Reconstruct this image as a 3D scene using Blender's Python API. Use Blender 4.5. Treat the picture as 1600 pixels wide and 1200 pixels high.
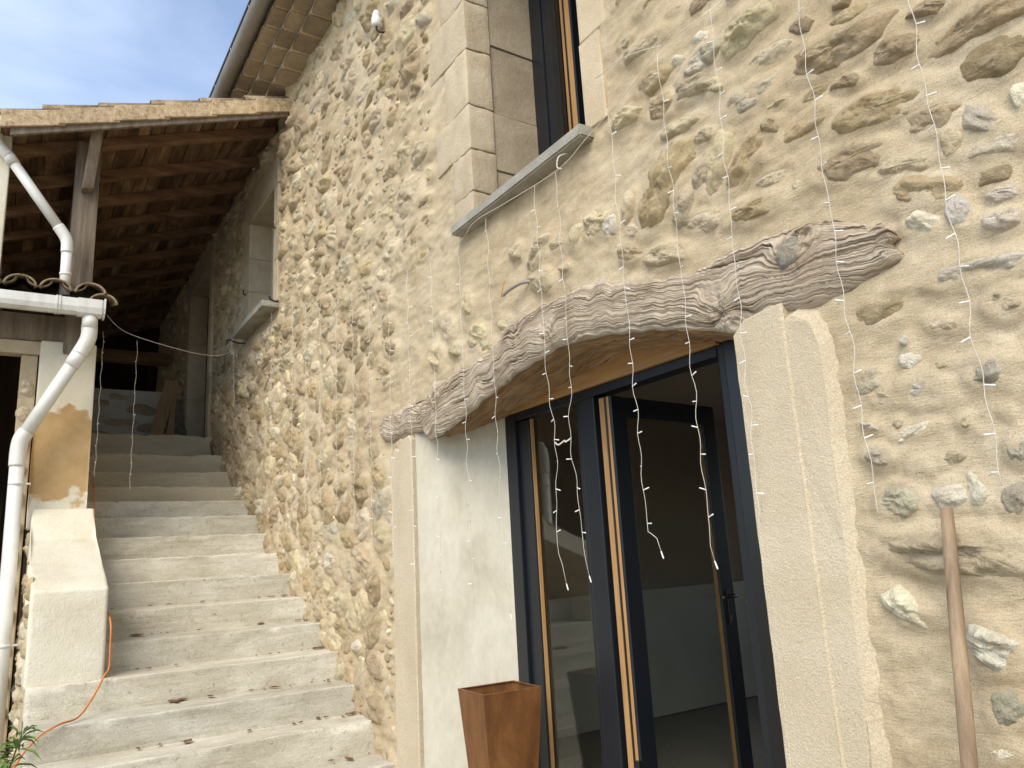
import bpy, bmesh, math, random
import numpy as np
from mathutils import Matrix, Vector

S = bpy.context.scene
for o in list(bpy.data.objects):
    bpy.data.objects.remove(o, do_unlink=True)
COL = S.collection
rad = math.radians

# ------------------------------------------------------------------ camera
cam_d = bpy.data.cameras.new('camera')
cam = bpy.data.objects.new('camera', cam_d)
COL.objects.link(cam)
R_, U_, B_ = (0.53870173, 0.84069399, -0.0550824), (0.21362766, -0.07306041, 0.97417935), (0.81496238, -0.53655922, -0.21895326)
CAM = (0.0, -2.0, 1.5)
cam.matrix_world = Matrix(((R_[0], U_[0], B_[0], CAM[0]), (R_[1], U_[1], B_[1], CAM[1]), (R_[2], U_[2], B_[2], CAM[2]), (0, 0, 0, 1)))
cam_d.sensor_width = 36.0
cam_d.lens = 27.0
cam_d.clip_start = 0.05
cam_d.clip_end = 2000
S.camera = cam

# ------------------------------------------------------------------ light
SUN_EL, SUN_AZ = rad(42), rad(38)      # azimuth from -y (out of the wall) towards +x
SUN_DIR = Vector((math.sin(SUN_AZ) * math.cos(SUN_EL), -math.cos(SUN_AZ) * math.cos(SUN_EL), math.sin(SUN_EL)))
sun_d = bpy.data.lights.new('sun', 'SUN')
sun_d.energy = 2.5
sun_d.angle = rad(40)
sun_d.color = (1.0, 0.92, 0.79)
sun = bpy.data.objects.new('sun', sun_d)
sun.rotation_euler = SUN_DIR.to_track_quat('Z', 'Y').to_euler()
COL.objects.link(sun)

W = bpy.data.worlds.new('World')
S.world = W
W.use_nodes = True
nt = W.node_tree
nt.nodes.clear()
wo = nt.nodes.new('ShaderNodeOutputWorld')
bg = nt.nodes.new('ShaderNodeBackground')
sky = nt.nodes.new('ShaderNodeTexSky')
sky.sky_type = 'NISHITA'
sky.sun_disc = False
sky.sun_elevation = SUN_EL
sky.sun_rotation = math.atan2(SUN_DIR.x, SUN_DIR.y)
sky.air_density = 1.0
sky.dust_density = 0.5
sky.ozone_density = 2.0
sky.altitude = 300
tc = nt.nodes.new('ShaderNodeTexCoord')
mp = nt.nodes.new('ShaderNodeMapping')
mp.inputs['Scale'].default_value = (1.0, 1.0, 2.2)
cn = nt.nodes.new('ShaderNodeTexNoise')
cn.inputs['Scale'].default_value = 2.1
cn.inputs['Detail'].default_value = 5
cn.inputs['Roughness'].default_value = 0.5
cn.inputs['Distortion'].default_value = 0.4
cr = nt.nodes.new('ShaderNodeValToRGB')
cr.color_ramp.elements[0].position = 0.42
cr.color_ramp.elements[0].color = (0.10, 0.10, 0.10, 1)
cr.color_ramp.elements[1].position = 0.72
cr.color_ramp.elements[1].color = (0.44, 0.44, 0.44, 1)
mx = nt.nodes.new('ShaderNodeMix')
mx.data_type = 'RGBA'
mx.inputs['B'].default_value = (6.6, 7.3, 8.4, 1)     # thin white cloud, lit
nt.links.new(tc.outputs['Generated'], mp.inputs['Vector'])
nt.links.new(mp.outputs[0], cn.inputs['Vector'])
nt.links.new(cn.outputs['Fac'], cr.inputs['Fac'])
nt.links.new(cr.outputs['Color'], mx.inputs['Factor'])
nt.links.new(sky.outputs[0], mx.inputs['A'])
nt.links.new(mx.outputs['Result'], bg.inputs['Color'])
bg.inputs['Strength'].default_value = 0.15
nt.links.new(bg.outputs[0], wo.inputs['Surface'])

S.view_settings.view_transform = 'Standard'
S.view_settings.look = 'None'
S.view_settings.exposure = 0.72
S.view_settings.gamma = 1.0
S.view_settings.use_curve_mapping = False
S.render.engine = 'CYCLES'
S.cycles.max_bounces = 8
S.cycles.transparent_max_bounces = 12

# ------------------------------------------------------------------ helpers
rng = np.random.default_rng(7)
random.seed(7)
TAB = rng.random((256, 256))

def n2(x, y):
    x = np.asarray(x, float); y = np.asarray(y, float)
    xi = np.floor(x).astype(int); yi = np.floor(y).astype(int)
    fx = x - xi; fy = y - yi
    fx = fx * fx * (3 - 2 * fx); fy = fy * fy * (3 - 2 * fy)
    a = TAB[xi & 255, yi & 255]; b = TAB[(xi + 1) & 255, yi & 255]
    c = TAB[xi & 255, (yi + 1) & 255]; d = TAB[(xi + 1) & 255, (yi + 1) & 255]
    return (a * (1 - fx) + b * fx) * (1 - fy) + (c * (1 - fx) + d * fx) * fy

def fbm(x, y, o=4, g=0.5):
    s = 0.0; a = 1.0; t = 0.0
    for k in range(o):
        s = s + a * n2(np.asarray(x) * 2 ** k + 17.3 * k, np.asarray(y) * 2 ** k + 9.1 * k)
        t += a; a *= g
    return s / t

WLOC = {}

def link(o, parent=None, loc=(0, 0, 0)):
    COL.objects.link(o)
    o.location = loc
    WLOC[o.name] = Vector(loc)
    if parent is not None:
        o.parent = parent
        o.matrix_parent_inverse = Matrix.Translation(-WLOC[parent.name])
    return o

def tag(o, label=None, cat=None, group=None, kind=None):
    if label: o['label'] = label
    if cat: o['category'] = cat
    if group: o['group'] = group
    if kind: o['kind'] = kind
    return o

def thing(name, loc, label, cat, group=None):
    o = bpy.data.objects.new(name, None)
    o.empty_display_size = 0.1
    return tag(link(o, None, loc), label, cat, group)

def group_node(name, parent, loc=(0, 0, 0)):
    o = bpy.data.objects.new(name, None)
    o.empty_display_size = 0.05
    return link(o, parent, loc)

def mesh_np(name, verts, faces, m, parent=None, smooth=True, loc=(0, 0, 0), uv=None, mats=None, fm=None, tint=None):
    verts = np.asarray(verts, np.float32); faces = np.asarray(faces, np.int32)
    me = bpy.data.meshes.new(name)
    k = faces.shape[1]
    me.vertices.add(len(verts)); me.vertices.foreach_set('co', (verts - np.array(loc, np.float32)).ravel())
    me.loops.add(faces.size); me.loops.foreach_set('vertex_index', faces.ravel())
    me.polygons.add(len(faces))
    me.polygons.foreach_set('loop_start', np.arange(0, faces.size, k, dtype=np.int32))
    me.polygons.foreach_set('loop_total', np.full(len(faces), k, np.int32))
    me.polygons.foreach_set('use_smooth', np.full(len(faces), smooth))
    if uv is not None:
        l = me.uv_layers.new(name='grain')
        l.data.foreach_set('uv', np.asarray(uv, np.float32)[faces.ravel()].ravel())
    if tint is not None:
        a = me.color_attributes.new('tint', 'FLOAT_COLOR', 'POINT')
        a.data.foreach_set('color', np.asarray(tint, np.float32).ravel())
    for q in (mats or [m]):
        me.materials.append(q)
    if fm is not None:
        me.polygons.foreach_set('material_index', np.asarray(fm, np.int32))
    me.update(); me.validate()
    o = bpy.data.objects.new(name, me)
    return link(o, parent, loc)

def from_bm(name, bm, m, parent=None, smooth=False, loc=None, bevel=0.0, seg=2):
    if bevel > 0:
        bmesh.ops.bevel(bm, geom=list(bm.edges), offset=bevel, segments=seg, affect='EDGES', profile=0.6)
    bmesh.ops.recalc_face_normals(bm, faces=bm.faces)
    if loc is None:
        c = Vector((0, 0, 0))
        for v in bm.verts: c += v.co
        loc = c / max(1, len(bm.verts))
    loc = Vector(loc)
    for v in bm.verts: v.co -= loc
    me = bpy.data.meshes.new(name)
    bm.to_mesh(me); bm.free()
    for p in me.polygons: p.use_smooth = smooth
    me.materials.append(m)
    return link(bpy.data.objects.new(name, me), parent, loc)

def hexa(bm, P):
    """eight corners: bottom four counter-clockwise, then the top four"""
    v = [bm.verts.new(p) for p in P]
    for f in ((0, 3, 2, 1), (4, 5, 6, 7), (0, 1, 5, 4), (1, 2, 6, 5), (2, 3, 7, 6), (3, 0, 4, 7)):
        bm.faces.new([v[i] for i in f])
    return v

def box(name, x0, x1, y0, y1, z0, z1, m, parent=None, bevel=0.0, wob=0.0, rot=None, cuts=0):
    bm = bmesh.new()
    hexa(bm, [(x0, y0, z0), (x1, y0, z0), (x1, y1, z0), (x0, y1, z0), (x0, y0, z1), (x1, y0, z1), (x1, y1, z1), (x0, y1, z1)])
    if bevel: bmesh.ops.bevel(bm, geom=list(bm.edges), offset=bevel, segments=2, affect='EDGES', profile=0.6)
    if cuts: bmesh.ops.subdivide_edges(bm, edges=[e for e in bm.edges if e.calc_length() > 0.15], cuts=cuts, use_grid_fill=True)
    if wob:
        for v in bm.verts:
            v.co += Vector((random.uniform(-wob, wob), random.uniform(-wob, wob), random.uniform(-wob, wob)))
    if rot is not None:
        c = Vector(((x0 + x1) / 2, (y0 + y1) / 2, (z0 + z1) / 2))
        for v in bm.verts: v.co = c + rot @ (v.co - c)
    return from_bm(name, bm, m, parent, smooth=False)

def prism(name, prof, axis, a, b, m, parent=None, bevel=0.0, smooth=False):
    """profile polygon of 2D points swept along an axis from a to b"""
    bm = bmesh.new()
    def P(q, t):
        return {'x': (t, q[0], q[1]), 'y': (q[0], t, q[1]), 'z': (q[0], q[1], t)}[axis]
    A = [bm.verts.new(P(q, a)) for q in prof]; Bv = [bm.verts.new(P(q, b)) for q in prof]
    n = len(prof)
    bm.faces.new(A); bm.faces.new(Bv[::-1])
    for i in range(n):
        bm.faces.new([A[i], Bv[i], Bv[(i + 1) % n], A[(i + 1) % n]])
    return from_bm(name, bm, m, parent, smooth, None, bevel)

def tube_data(pts, r, seg=6, closed_ends=True):
    pts = [Vector(p) for p in pts]
    rr = r if hasattr(r, '__len__') else [r] * len(pts)
    V = []; F = []
    t0 = (pts[1] - pts[0]).normalized()
    up = Vector((0, 0, 1)) if abs(t0.z) < 0.9 else Vector((1, 0, 0))
    nrm = t0.cross(up).normalized()
    for i, p in enumerate(pts):
        t = (pts[min(i + 1, len(pts) - 1)] - pts[max(i - 1, 0)]).normalized()
        nrm = (nrm - t * nrm.dot(t)).normalized()
        bn = t.cross(nrm)
        for k in range(seg):
            a = 2 * math.pi * k / seg
            V.append(p + (nrm * math.cos(a) + bn * math.sin(a)) * rr[i])
    for i in range(len(pts) - 1):
        for k in range(seg):
            F.append((i * seg + k, i * seg + (k + 1) % seg, (i + 1) * seg + (k + 1) % seg, (i + 1) * seg + k))
    return V, F

def tube(name, pts, r, m, parent=None, seg=8, smooth=True, caps=True):
    V, F = tube_data(pts, r, seg)
    bm = bmesh.new()
    vs = [bm.verts.new(v) for v in V]
    for f in F: bm.faces.new([vs[i] for i in f])
    if caps:
        bm.faces.new(vs[:seg][::-1]); bm.faces.new(vs[-seg:])
    return from_bm(name, bm, m, parent, smooth)

def smooth_path(pts, n=6):
    pts = [Vector(p) for p in pts]
    out = []
    for i in range(len(pts) - 1):
        p0 = pts[max(i - 1, 0)]; p1 = pts[i]; p2 = pts[i + 1]; p3 = pts[min(i + 2, len(pts) - 1)]
        for k in range(n):
            t = k / n
            out.append(0.5 * ((2 * p1) + (p2 - p0) * t + (2 * p0 - 5 * p1 + 4 * p2 - p3) * t * t + (3 * p1 - p0 - 3 * p2 + p3) * t ** 3))
    out.append(pts[-1])
    return out

# ------------------------------------------------------------------ materials
def new_mat(name):
    m = bpy.data.materials.new(name); m.use_nodes = True
    n = m.node_tree.nodes; n.clear()
    out = n.new('ShaderNodeOutputMaterial'); b = n.new('ShaderNodeBsdfPrincipled')
    m.node_tree.links.new(b.outputs[0], out.inputs[0])
    return m, m.node_tree, b

def nd(t, typ, **kw):
    x = t.nodes.new(typ)
    for k, v in kw.items():
        if k.startswith('i_'):
            x.inputs[k[2:].replace('_', ' ')].default_value = v
        else:
            setattr(x, k, v)
    return x

def noise(t, vec, scale, detail=4, rough=0.6, dist=0.0):
    x = nd(t, 'ShaderNodeTexNoise', i_Scale=scale, i_Detail=detail, i_Roughness=rough, i_Distortion=dist)
    t.links.new(vec, x.inputs['Vector'])
    return x.outputs['Fac']

def ramp(t, fac, stops):
    x = t.nodes.new('ShaderNodeValToRGB')
    e = x.color_ramp.elements
    while len(e) < len(stops): e.new(0.5)
    for el, (p, c) in zip(e, stops):
        el.position = p; el.color = (*c, 1) if len(c) == 3 else c
    t.links.new(fac, x.inputs['Fac'])
    return x.outputs['Color']

def mixc(t, fac, a, b, mode='MIX'):
    x = nd(t, 'ShaderNodeMix', data_type='RGBA', blend_type=mode)
    for s, v in (('Factor', fac), ('A', a), ('B', b)):
        if isinstance(v, (int, float)): x.inputs[s].default_value = v
        elif isinstance(v, tuple): x.inputs[s].default_value = (*v, 1)
        else: t.links.new(v, x.inputs[s])
    return x.outputs['Result']

def math_n(t, op, a, b=None, clamp=False):
    x = nd(t, 'ShaderNodeMath', operation=op, use_clamp=clamp)
    for i, v in enumerate((a, b)):
        if v is None: continue
        if isinstance(v, (int, float)): x.inputs[i].default_value = v
        else: t.links.new(v, x.inputs[i])
    return x.outputs[0]

def bump(t, b, h, strength, dist):
    x = nd(t, 'ShaderNodeBump', i_Strength=strength, i_Distance=dist)
    t.links.new(h, x.inputs['Height'])
    t.links.new(x.outputs[0], b.inputs['Normal'])

def grey(v): return (v, v, v)

def pos(t, scale=(1, 1, 1), coord='pos', rand=False):
    if coord == 'pos':
        g = t.nodes.new('ShaderNodeNewGeometry').outputs['Position']
    else:
        g = t.nodes.new('ShaderNodeTexCoord').outputs['Object']
    m = nd(t, 'ShaderNodeMapping'); m.inputs['Scale'].default_value = scale
    t.links.new(g, m.inputs['Vector'])
    v = m.outputs[0]
    if rand:
        oi = t.nodes.new('ShaderNodeObjectInfo')
        a = nd(t, 'ShaderNodeVectorMath', operation='ADD')
        k = nd(t, 'ShaderNodeVectorMath', operation='SCALE'); k.inputs['Scale'].default_value = 37.0
        cmb = t.nodes.new('ShaderNodeCombineXYZ')
        for i in range(3): t.links.new(oi.outputs['Random'], cmb.inputs[i])
        t.links.new(cmb.outputs[0], k.inputs[0]); t.links.new(v, a.inputs[0]); t.links.new(k.outputs[0], a.inputs[1])
        v = a.outputs[0]
    return v

def generic(name, c1, c2, c3=None, scale=4.0, stretch=(1, 1, 1), rough=0.85, fine=120.0, fine_amt=0.25, bstr=0.4, bdist=0.004, spec=0.3, vary=0.0, coord='pos', rand=False, metal=0.0, bscale=None):
    m, t, b = new_mat(name)
    v = pos(t, stretch, coord, rand)
    f = noise(t, v, scale, 6, 0.62, 0.3)
    stops = [(0.28, c1), (0.72, c2)] if c3 is None else [(0.25, c1), (0.5, c2), (0.76, c3)]
    c = ramp(t, f, stops)
    f2 = noise(t, v, fine, 3, 0.7)
    c = mixc(t, 1.0, c, ramp(t, f2, [(0.25, grey(1 - fine_amt)), (0.75, grey(1 + fine_amt * 0.6))]), 'MULTIPLY')
    if vary:
        oi = t.nodes.new('ShaderNodeObjectInfo')
        c = mixc(t, 1.0, c, ramp(t, oi.outputs['Random'], [(0, grey(1 - vary)), (1, grey(1 + vary))]), 'MULTIPLY')
    t.links.new(c, b.inputs['Base Color'])
    b.inputs['Roughness'].default_value = rough
    b.inputs['Specular IOR Level'].default_value = spec
    b.inputs['Metallic'].default_value = metal
    h = math_n(t, 'ADD', f2, math_n(t, 'MULTIPLY', noise(t, v, bscale or fine * 0.25, 4, 0.6), 1.5))
    bump(t, b, h, bstr, bdist)
    return m

M = {}
def mortar_material():
    m, t, b = new_mat('lime_mortar')
    v = pos(t)
    big = noise(t, v, 0.9, 5, 0.6, 0.5)
    c = ramp(t, big, [(0.3, (0.445, 0.35, 0.22)), (0.52, (0.515, 0.42, 0.28)), (0.72, (0.57, 0.485, 0.345))])
    med = noise(t, v, 9.0, 5, 0.65, 0.4)
    c = mixc(t, 1.0, c, ramp(t, med, [(0.28, (0.80, 0.77, 0.72)), (0.7, (1.10, 1.10, 1.10))]), 'MULTIPLY')
    sand = noise(t, v, 230.0, 4, 0.8)
    c = mixc(t, 1.0, c, ramp(t, sand, [(0.28, (0.58, 0.55, 0.5)), (0.48, grey(1.0)), (0.72, grey(1.2))]), 'MULTIPLY')
    t.links.new(c, b.inputs['Base Color'])
    b.inputs['Roughness'].default_value = 0.95
    b.inputs['Specular IOR Level'].default_value = 0.12
    vs = pos(t, (0.35, 1, 1.6))
    brush = noise(t, vs, 70.0, 5, 0.7, 0.8)
    h = math_n(t, 'ADD', math_n(t, 'MULTIPLY', brush, 1.4), math_n(t, 'MULTIPLY', noise(t, v, 260.0, 3, 0.75), 1.0))
    bump(t, b, h, 0.9, 0.0036)
    return m

def stone_material():
    m, t, b = new_mat('rubble_stone')
    a = nd(t, 'ShaderNodeAttribute', attribute_name='tint')
    v = pos(t)
    f = noise(t, v, 26.0, 6, 0.7, 0.6)
    c = mixc(t, 1.0, a.outputs['Color'], ramp(t, f, [(0.25, (0.66, 0.60, 0.52)), (0.5, (1.0, 0.98, 0.95)), (0.75, (1.22, 1.22, 1.2))]), 'MULTIPLY')
    f2 = noise(t, v, 260.0, 3, 0.75)
    c = mixc(t, 1.0, c, ramp(t, f2, [(0.3, grey(0.75)), (0.7, grey(1.12))]), 'MULTIPLY')
    lime = noise(t, v, 12.0, 6, 0.7, 0.5)                       # smears of mortar left on the stones
    c = mixc(t, ramp(t, lime, [(0.52, grey(0)), (0.68, grey(0.7))]), c, (0.53, 0.435, 0.295))
    t.links.new(c, b.inputs['Base Color'])
    b.inputs['Roughness'].default_value = 0.92
    b.inputs['Specular IOR Level'].default_value = 0.15
    h = math_n(t, 'ADD', math_n(t, 'MULTIPLY', noise(t, v, 42.0, 8, 0.72, 0.0), 2.6), noise(t, v, 240.0, 4, 0.75))
    bump(t, b, h, 1.0, 0.0055)
    return m

def beam_material(name, cols, dark):
    m, t, b = new_mat(name)
    uv = nd(t, 'ShaderNodeUVMap', uv_map='grain')
    mp_ = nd(t, 'ShaderNodeMapping'); t.links.new(uv.outputs[0], mp_.inputs['Vector'])
    f = noise(t, mp_.outputs[0], 1.0, 6, 0.65, 0.3)
    c = ramp(t, f, [(0.30, cols[0]), (0.45, cols[1]), (0.68, cols[2])])
    f1 = noise(t, mp_.outputs[0], 2.7, 4, 0.7, 0.2)
    c = mixc(t, ramp(t, f1, [(0.30, grey(0.85)), (0.40, grey(0))]), c, dark)
    f3 = noise(t, pos(t), 5.0, 4, 0.6)
    c = mixc(t, 1.0, c, ramp(t, f3, [(0.3, (0.82, 0.78, 0.74)), (0.7, (1.1, 1.1, 1.12))]), 'MULTIPLY')
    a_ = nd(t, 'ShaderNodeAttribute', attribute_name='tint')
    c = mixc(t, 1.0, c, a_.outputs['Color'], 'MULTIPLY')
    t.links.new(c, b.inputs['Base Color'])
    b.inputs['Roughness'].default_value = 0.9
    b.inputs['Specular IOR Level'].default_value = 0.15
    bump(t, b, math_n(t, 'ADD', f1, f), 0.8, 0.006)
    return m

def glass_material():
    m = bpy.data.materials.new('window_glass'); m.use_nodes = True
    t = m.node_tree; t.nodes.clear()
    out = t.nodes.new('ShaderNodeOutputMaterial')
    tr = t.nodes.new('ShaderNodeBsdfTransparent'); tr.inputs[0].default_value = (0.83, 0.84, 0.81, 1)
    gl = t.nodes.new('ShaderNodeBsdfGlossy'); gl.inputs['Roughness'].default_value = 0.015
    fr = t.nodes.new('ShaderNodeFresnel')
    ge = t.nodes.new('ShaderNodeNewGeometry')                    # same reflectance on both faces of the pane
    t.links.new(math_n(t, 'SUBTRACT', 1.5, math_n(t, 'MULTIPLY', ge.outputs['Backfacing'], 0.8333)), fr.inputs[0])
    mx = t.nodes.new('ShaderNodeMixShader')
    t.links.new(fr.outputs[0], mx.inputs[0]); t.links.new(tr.outputs[0], mx.inputs[1]); t.links.new(gl.outputs[0], mx.inputs[2])
    t.links.new(mx.outputs[0], out.inputs[0])
    return m

def pillar_material():
    m, t, b = new_mat('pillar_render')
    v = pos(t)
    f = noise(t, v, 3.0, 5, 0.6)
    cream = ramp(t, f, [(0.3, (0.62, 0.56, 0.42)), (0.7, (0.72, 0.67, 0.54))])
    ochre = ramp(t, noise(t, v, 5.0, 5, 0.6), [(0.3, (0.40, 0.255, 0.11)), (0.7, (0.52, 0.36, 0.18))])
    sx = nd(t, 'ShaderNodeSeparateXYZ'); t.links.new(v, sx.inputs[0])
    wob = math_n(t, 'MULTIPLY', math_n(t, 'SUBTRACT', noise(t, v, 3.5, 4, 0.6), 0.5), 0.55)
    z = math_n(t, 'ADD', sx.outputs['Z'], wob)
    yy = math_n(t, 'MULTIPLY', math_n(t, 'ABSOLUTE', math_n(t, 'ADD', sx.outputs['Y'], 1.66)), 0.5)
    z1 = math_n(t, 'ADD', z, yy)
    up = math_n(t, 'MULTIPLY', math_n(t, 'SUBTRACT', 2.88, z1), 30.0, True)
    lo = math_n(t, 'MULTIPLY', math_n(t, 'SUBTRACT', z, 2.14), 30.0, True)
    c = mixc(t, math_n(t, 'MULTIPLY', up, lo), cream, ochre)
    f2 = noise(t, v, 160, 3, 0.7)
    c = mixc(t, 1.0, c, ramp(t, f2, [(0.3, grey(0.88)), (0.7, grey(1.08))]), 'MULTIPLY')
    t.links.new(c, b.inputs['Base Color'])
    b.inputs['Roughness'].default_value = 0.93
    b.inputs['Specular IOR Level'].default_value = 0.15
    bump(t, b, math_n(t, 'ADD', f2, noise(t, v, 40, 4, 0.6)), 0.5, 0.006)
    return m

def corten_material():
    m, t, b = new_mat('corten_steel')
    v = pos(t, (1, 1, 0.35))
    c = ramp(t, noise(t, v, 9, 6, 0.65, 0.4), [(0.28, (0.11, 0.042, 0.012)), (0.5, (0.20, 0.080, 0.022)), (0.74, (0.31, 0.145, 0.05))])
    c = mixc(t, 1.0, c, ramp(t, noise(t, pos(t), 220, 3, 0.7), [(0.3, grey(0.75)), (0.7, grey(1.15))]), 'MULTIPLY')
    t.links.new(c, b.inputs['Base Color'])
    b.inputs['Roughness'].default_value = 0.55
    b.inputs['Metallic'].default_value = 0.25
    bump(t, b, noise(t, pos(t), 180, 4, 0.7), 0.25, 0.002)
    return m

def concrete_material():
    m, t, b = new_mat('cast_concrete')
    v = pos(t, (1.2, 0.7, 1.5))
    c = ramp(t, noise(t, v, 2.6, 6, 0.65, 0.5), [(0.27, (0.44, 0.40, 0.315)), (0.46, (0.53, 0.495, 0.405)), (0.60, (0.60, 0.57, 0.485)), (0.78, (0.67, 0.65, 0.575))])
    oi = t.nodes.new('ShaderNodeObjectInfo')
    c = mixc(t, 1.0, c, ramp(t, oi.outputs['Random'], [(0, (0.86, 0.86, 0.86)), (0.5, (1.0, 0.985, 0.95)), (1, (1.08, 1.07, 1.05))]), 'MULTIPLY')
    st = noise(t, pos(t, (1.5, 0.8, 2.2)), 4.0, 6, 0.75, 0.9)
    c = mixc(t, 1.0, c, ramp(t, st, [(0.32, (0.86, 0.845, 0.81)), (0.6, grey(1.05))]), 'MULTIPLY')
    lay = noise(t, pos(t, (2.0, 0.30, 6.0)), 5.0, 6, 0.75, 0.5)     # day joints and board marks
    c = mixc(t, 1.0, c, ramp(t, lay, [(0.32, (0.84, 0.82, 0.78)), (0.46, grey(1.0)), (0.70, (1.07, 1.07, 1.07))]), 'MULTIPLY')
    pit = noise(t, pos(t), 30.0, 6, 0.8, 0.5)
    c = mixc(t, 1.0, c, ramp(t, pit, [(0.33, (0.55, 0.50, 0.43)), (0.42, grey(1.0)), (0.66, grey(1.0)), (0.74, grey(1.14))]), 'MULTIPLY')
    f2 = noise(t, pos(t), 150, 4, 0.8)
    c = mixc(t, 1.0, c, ramp(t, f2, [(0.3, grey(0.72)), (0.5, grey(1.0)), (0.7, grey(1.15))]), 'MULTIPLY')
    t.links.new(c, b.inputs['Base Color'])
    b.inputs['Roughness'].default_value = 0.93
    b.inputs['Specular IOR Level'].default_value = 0.15
    bump(t, b, math_n(t, 'ADD', math_n(t, 'MULTIPLY', pit, 3.0), math_n(t, 'ADD', math_n(t, 'MULTIPLY', f2, 0.5), math_n(t, 'MULTIPLY', lay, 2.0))), 0.6, 0.005)
    return m

M['mortar'] = mortar_material()
M['stone'] = stone_material()
M['beam'] = beam_material('weathered_oak', [(0.225, 0.17, 0.115), (0.39, 0.32, 0.235), (0.57, 0.495, 0.39)], (0.11, 0.078, 0.05))
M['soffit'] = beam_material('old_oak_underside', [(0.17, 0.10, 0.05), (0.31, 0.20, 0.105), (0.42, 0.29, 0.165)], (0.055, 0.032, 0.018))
M['glass'] = glass_material()
M['pillar'] = pillar_material()
M['corten'] = corten_material()
M['concrete'] = concrete_material()
M['jamb'] = generic('bush_hammered_stone', (0.46, 0.375, 0.25), (0.54, 0.455, 0.32), (0.60, 0.52, 0.385), 1.6, fine=170, fine_amt=0.3, bstr=0.7, bdist=0.0035, spec=0.12)
M['plaster'] = generic('white_reveal_plaster', (0.33, 0.29, 0.215), (0.49, 0.45, 0.355), (0.57, 0.535, 0.44), 2.6, stretch=(1, 1, 0.5), fine=30, fine_amt=0.10, bstr=0.15, bdist=0.004, spec=0.15)
M['parapet'] = generic('parapet_render', (0.55, 0.49, 0.36), (0.66, 0.61, 0.48), (0.72, 0.68, 0.58), 2.5, fine=110, fine_amt=0.14, bstr=0.5, bdist=0.006, spec=0.15)
M['quoin'] = generic('cut_sandstone', (0.40, 0.315, 0.205), (0.48, 0.395, 0.27), (0.55, 0.47, 0.34), 6.0, fine=150, fine_amt=0.2, bstr=0.55, bdist=0.006, spec=0.12, vary=0.10, rand=True)
M['quoinr'] = generic('smooth_sandstone', (0.44, 0.34, 0.215), (0.52, 0.42, 0.28), (0.58, 0.485, 0.34), 4.0, fine=150, fine_amt=0.2, bstr=0.4, bdist=0.005, spec=0.12)
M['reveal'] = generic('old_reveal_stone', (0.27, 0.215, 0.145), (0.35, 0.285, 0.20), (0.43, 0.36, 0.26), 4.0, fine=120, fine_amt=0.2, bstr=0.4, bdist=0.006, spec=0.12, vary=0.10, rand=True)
M['slate'] = generic('grey_stone_sill', (0.22, 0.205, 0.165), (0.32, 0.30, 0.245), (0.40, 0.38, 0.32), 6.0, fine=140, fine_amt=0.25, bstr=0.4, bdist=0.004, spec=0.1)
M['stonestep'] = generic('worn_stone_step', (0.50, 0.41, 0.27), (0.60, 0.51, 0.355), (0.67, 0.585, 0.43), 3.5, stretch=(1, 0.5, 2.5), fine=110, fine_amt=0.25, bstr=0.7, bdist=0.01, spec=0.12, vary=0.08)
M['alu'] = generic('anthracite_aluminium', (0.006, 0.008, 0.011), (0.009, 0.011, 0.015), None, 3, fine=300, fine_amt=0.05, bstr=0.03, bdist=0.001, rough=0.38, spec=0.45)
M['gasket'] = generic('black_gasket', (0.004, 0.004, 0.004), (0.006, 0.006, 0.006), None, 3, rough=0.3, bstr=0.02, spec=0.5)
M['oak'] = generic('oiled_oak', (0.27, 0.14, 0.05), (0.37, 0.205, 0.08), (0.44, 0.265, 0.115), 4, stretch=(8, 8, 0.8), fine=60, fine_amt=0.12, bstr=0.15, bdist=0.002, rough=0.5)
M['oakh'] = generic('oiled_oak_rail', (0.27, 0.14, 0.05), (0.37, 0.205, 0.08), (0.44, 0.265, 0.115), 4, stretch=(0.8, 8, 8), fine=60, fine_amt=0.12, bstr=0.15, bdist=0.002, rough=0.5)
M['metal'] = generic('dark_metal', (0.05, 0.05, 0.05), (0.09, 0.09, 0.085), None, 8, rough=0.35, metal=0.9, bstr=0.05)
M['iron'] = generic('rusty_iron', (0.03, 0.022, 0.018), (0.07, 0.045, 0.03), None, 20, rough=0.7, metal=0.4, bstr=0.2)
M['pvc'] = generic('white_pvc', (0.50, 0.475, 0.41), (0.66, 0.645, 0.595), (0.71, 0.70, 0.655), 3.0, stretch=(2, 2, 0.6), fine=30, fine_amt=0.07, bstr=0.05, bdist=0.002, rough=0.38, spec=0.45)
M['zinc'] = generic('weathered_zinc', (0.20, 0.18, 0.155), (0.34, 0.31, 0.27), None, 3.0, stretch=(0.6, 2, 2), fine=40, fine_amt=0.15, bstr=0.1, rough=0.5, metal=0.3)
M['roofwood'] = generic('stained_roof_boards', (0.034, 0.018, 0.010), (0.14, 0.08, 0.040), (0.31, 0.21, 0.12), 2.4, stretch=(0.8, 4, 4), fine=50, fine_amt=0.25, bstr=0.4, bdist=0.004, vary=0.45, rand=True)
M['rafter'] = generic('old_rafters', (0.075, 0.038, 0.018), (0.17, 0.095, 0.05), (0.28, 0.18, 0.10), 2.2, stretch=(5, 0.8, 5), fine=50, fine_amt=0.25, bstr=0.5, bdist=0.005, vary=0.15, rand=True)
M['post'] = generic('grey_weathered_post', (0.10, 0.072, 0.048), (0.20, 0.155, 0.11), (0.30, 0.25, 0.19), 2.5, stretch=(7, 7, 0.7), fine=60, fine_amt=0.25, bstr=0.6, bdist=0.006)
M['darkwood'] = generic('dark_shed_boards', (0.022, 0.013, 0.009), (0.05, 0.03, 0.018), None, 2.5, stretch=(4, 4, 0.8), fine=50, fine_amt=0.25, bstr=0.4, vary=0.25)
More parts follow.
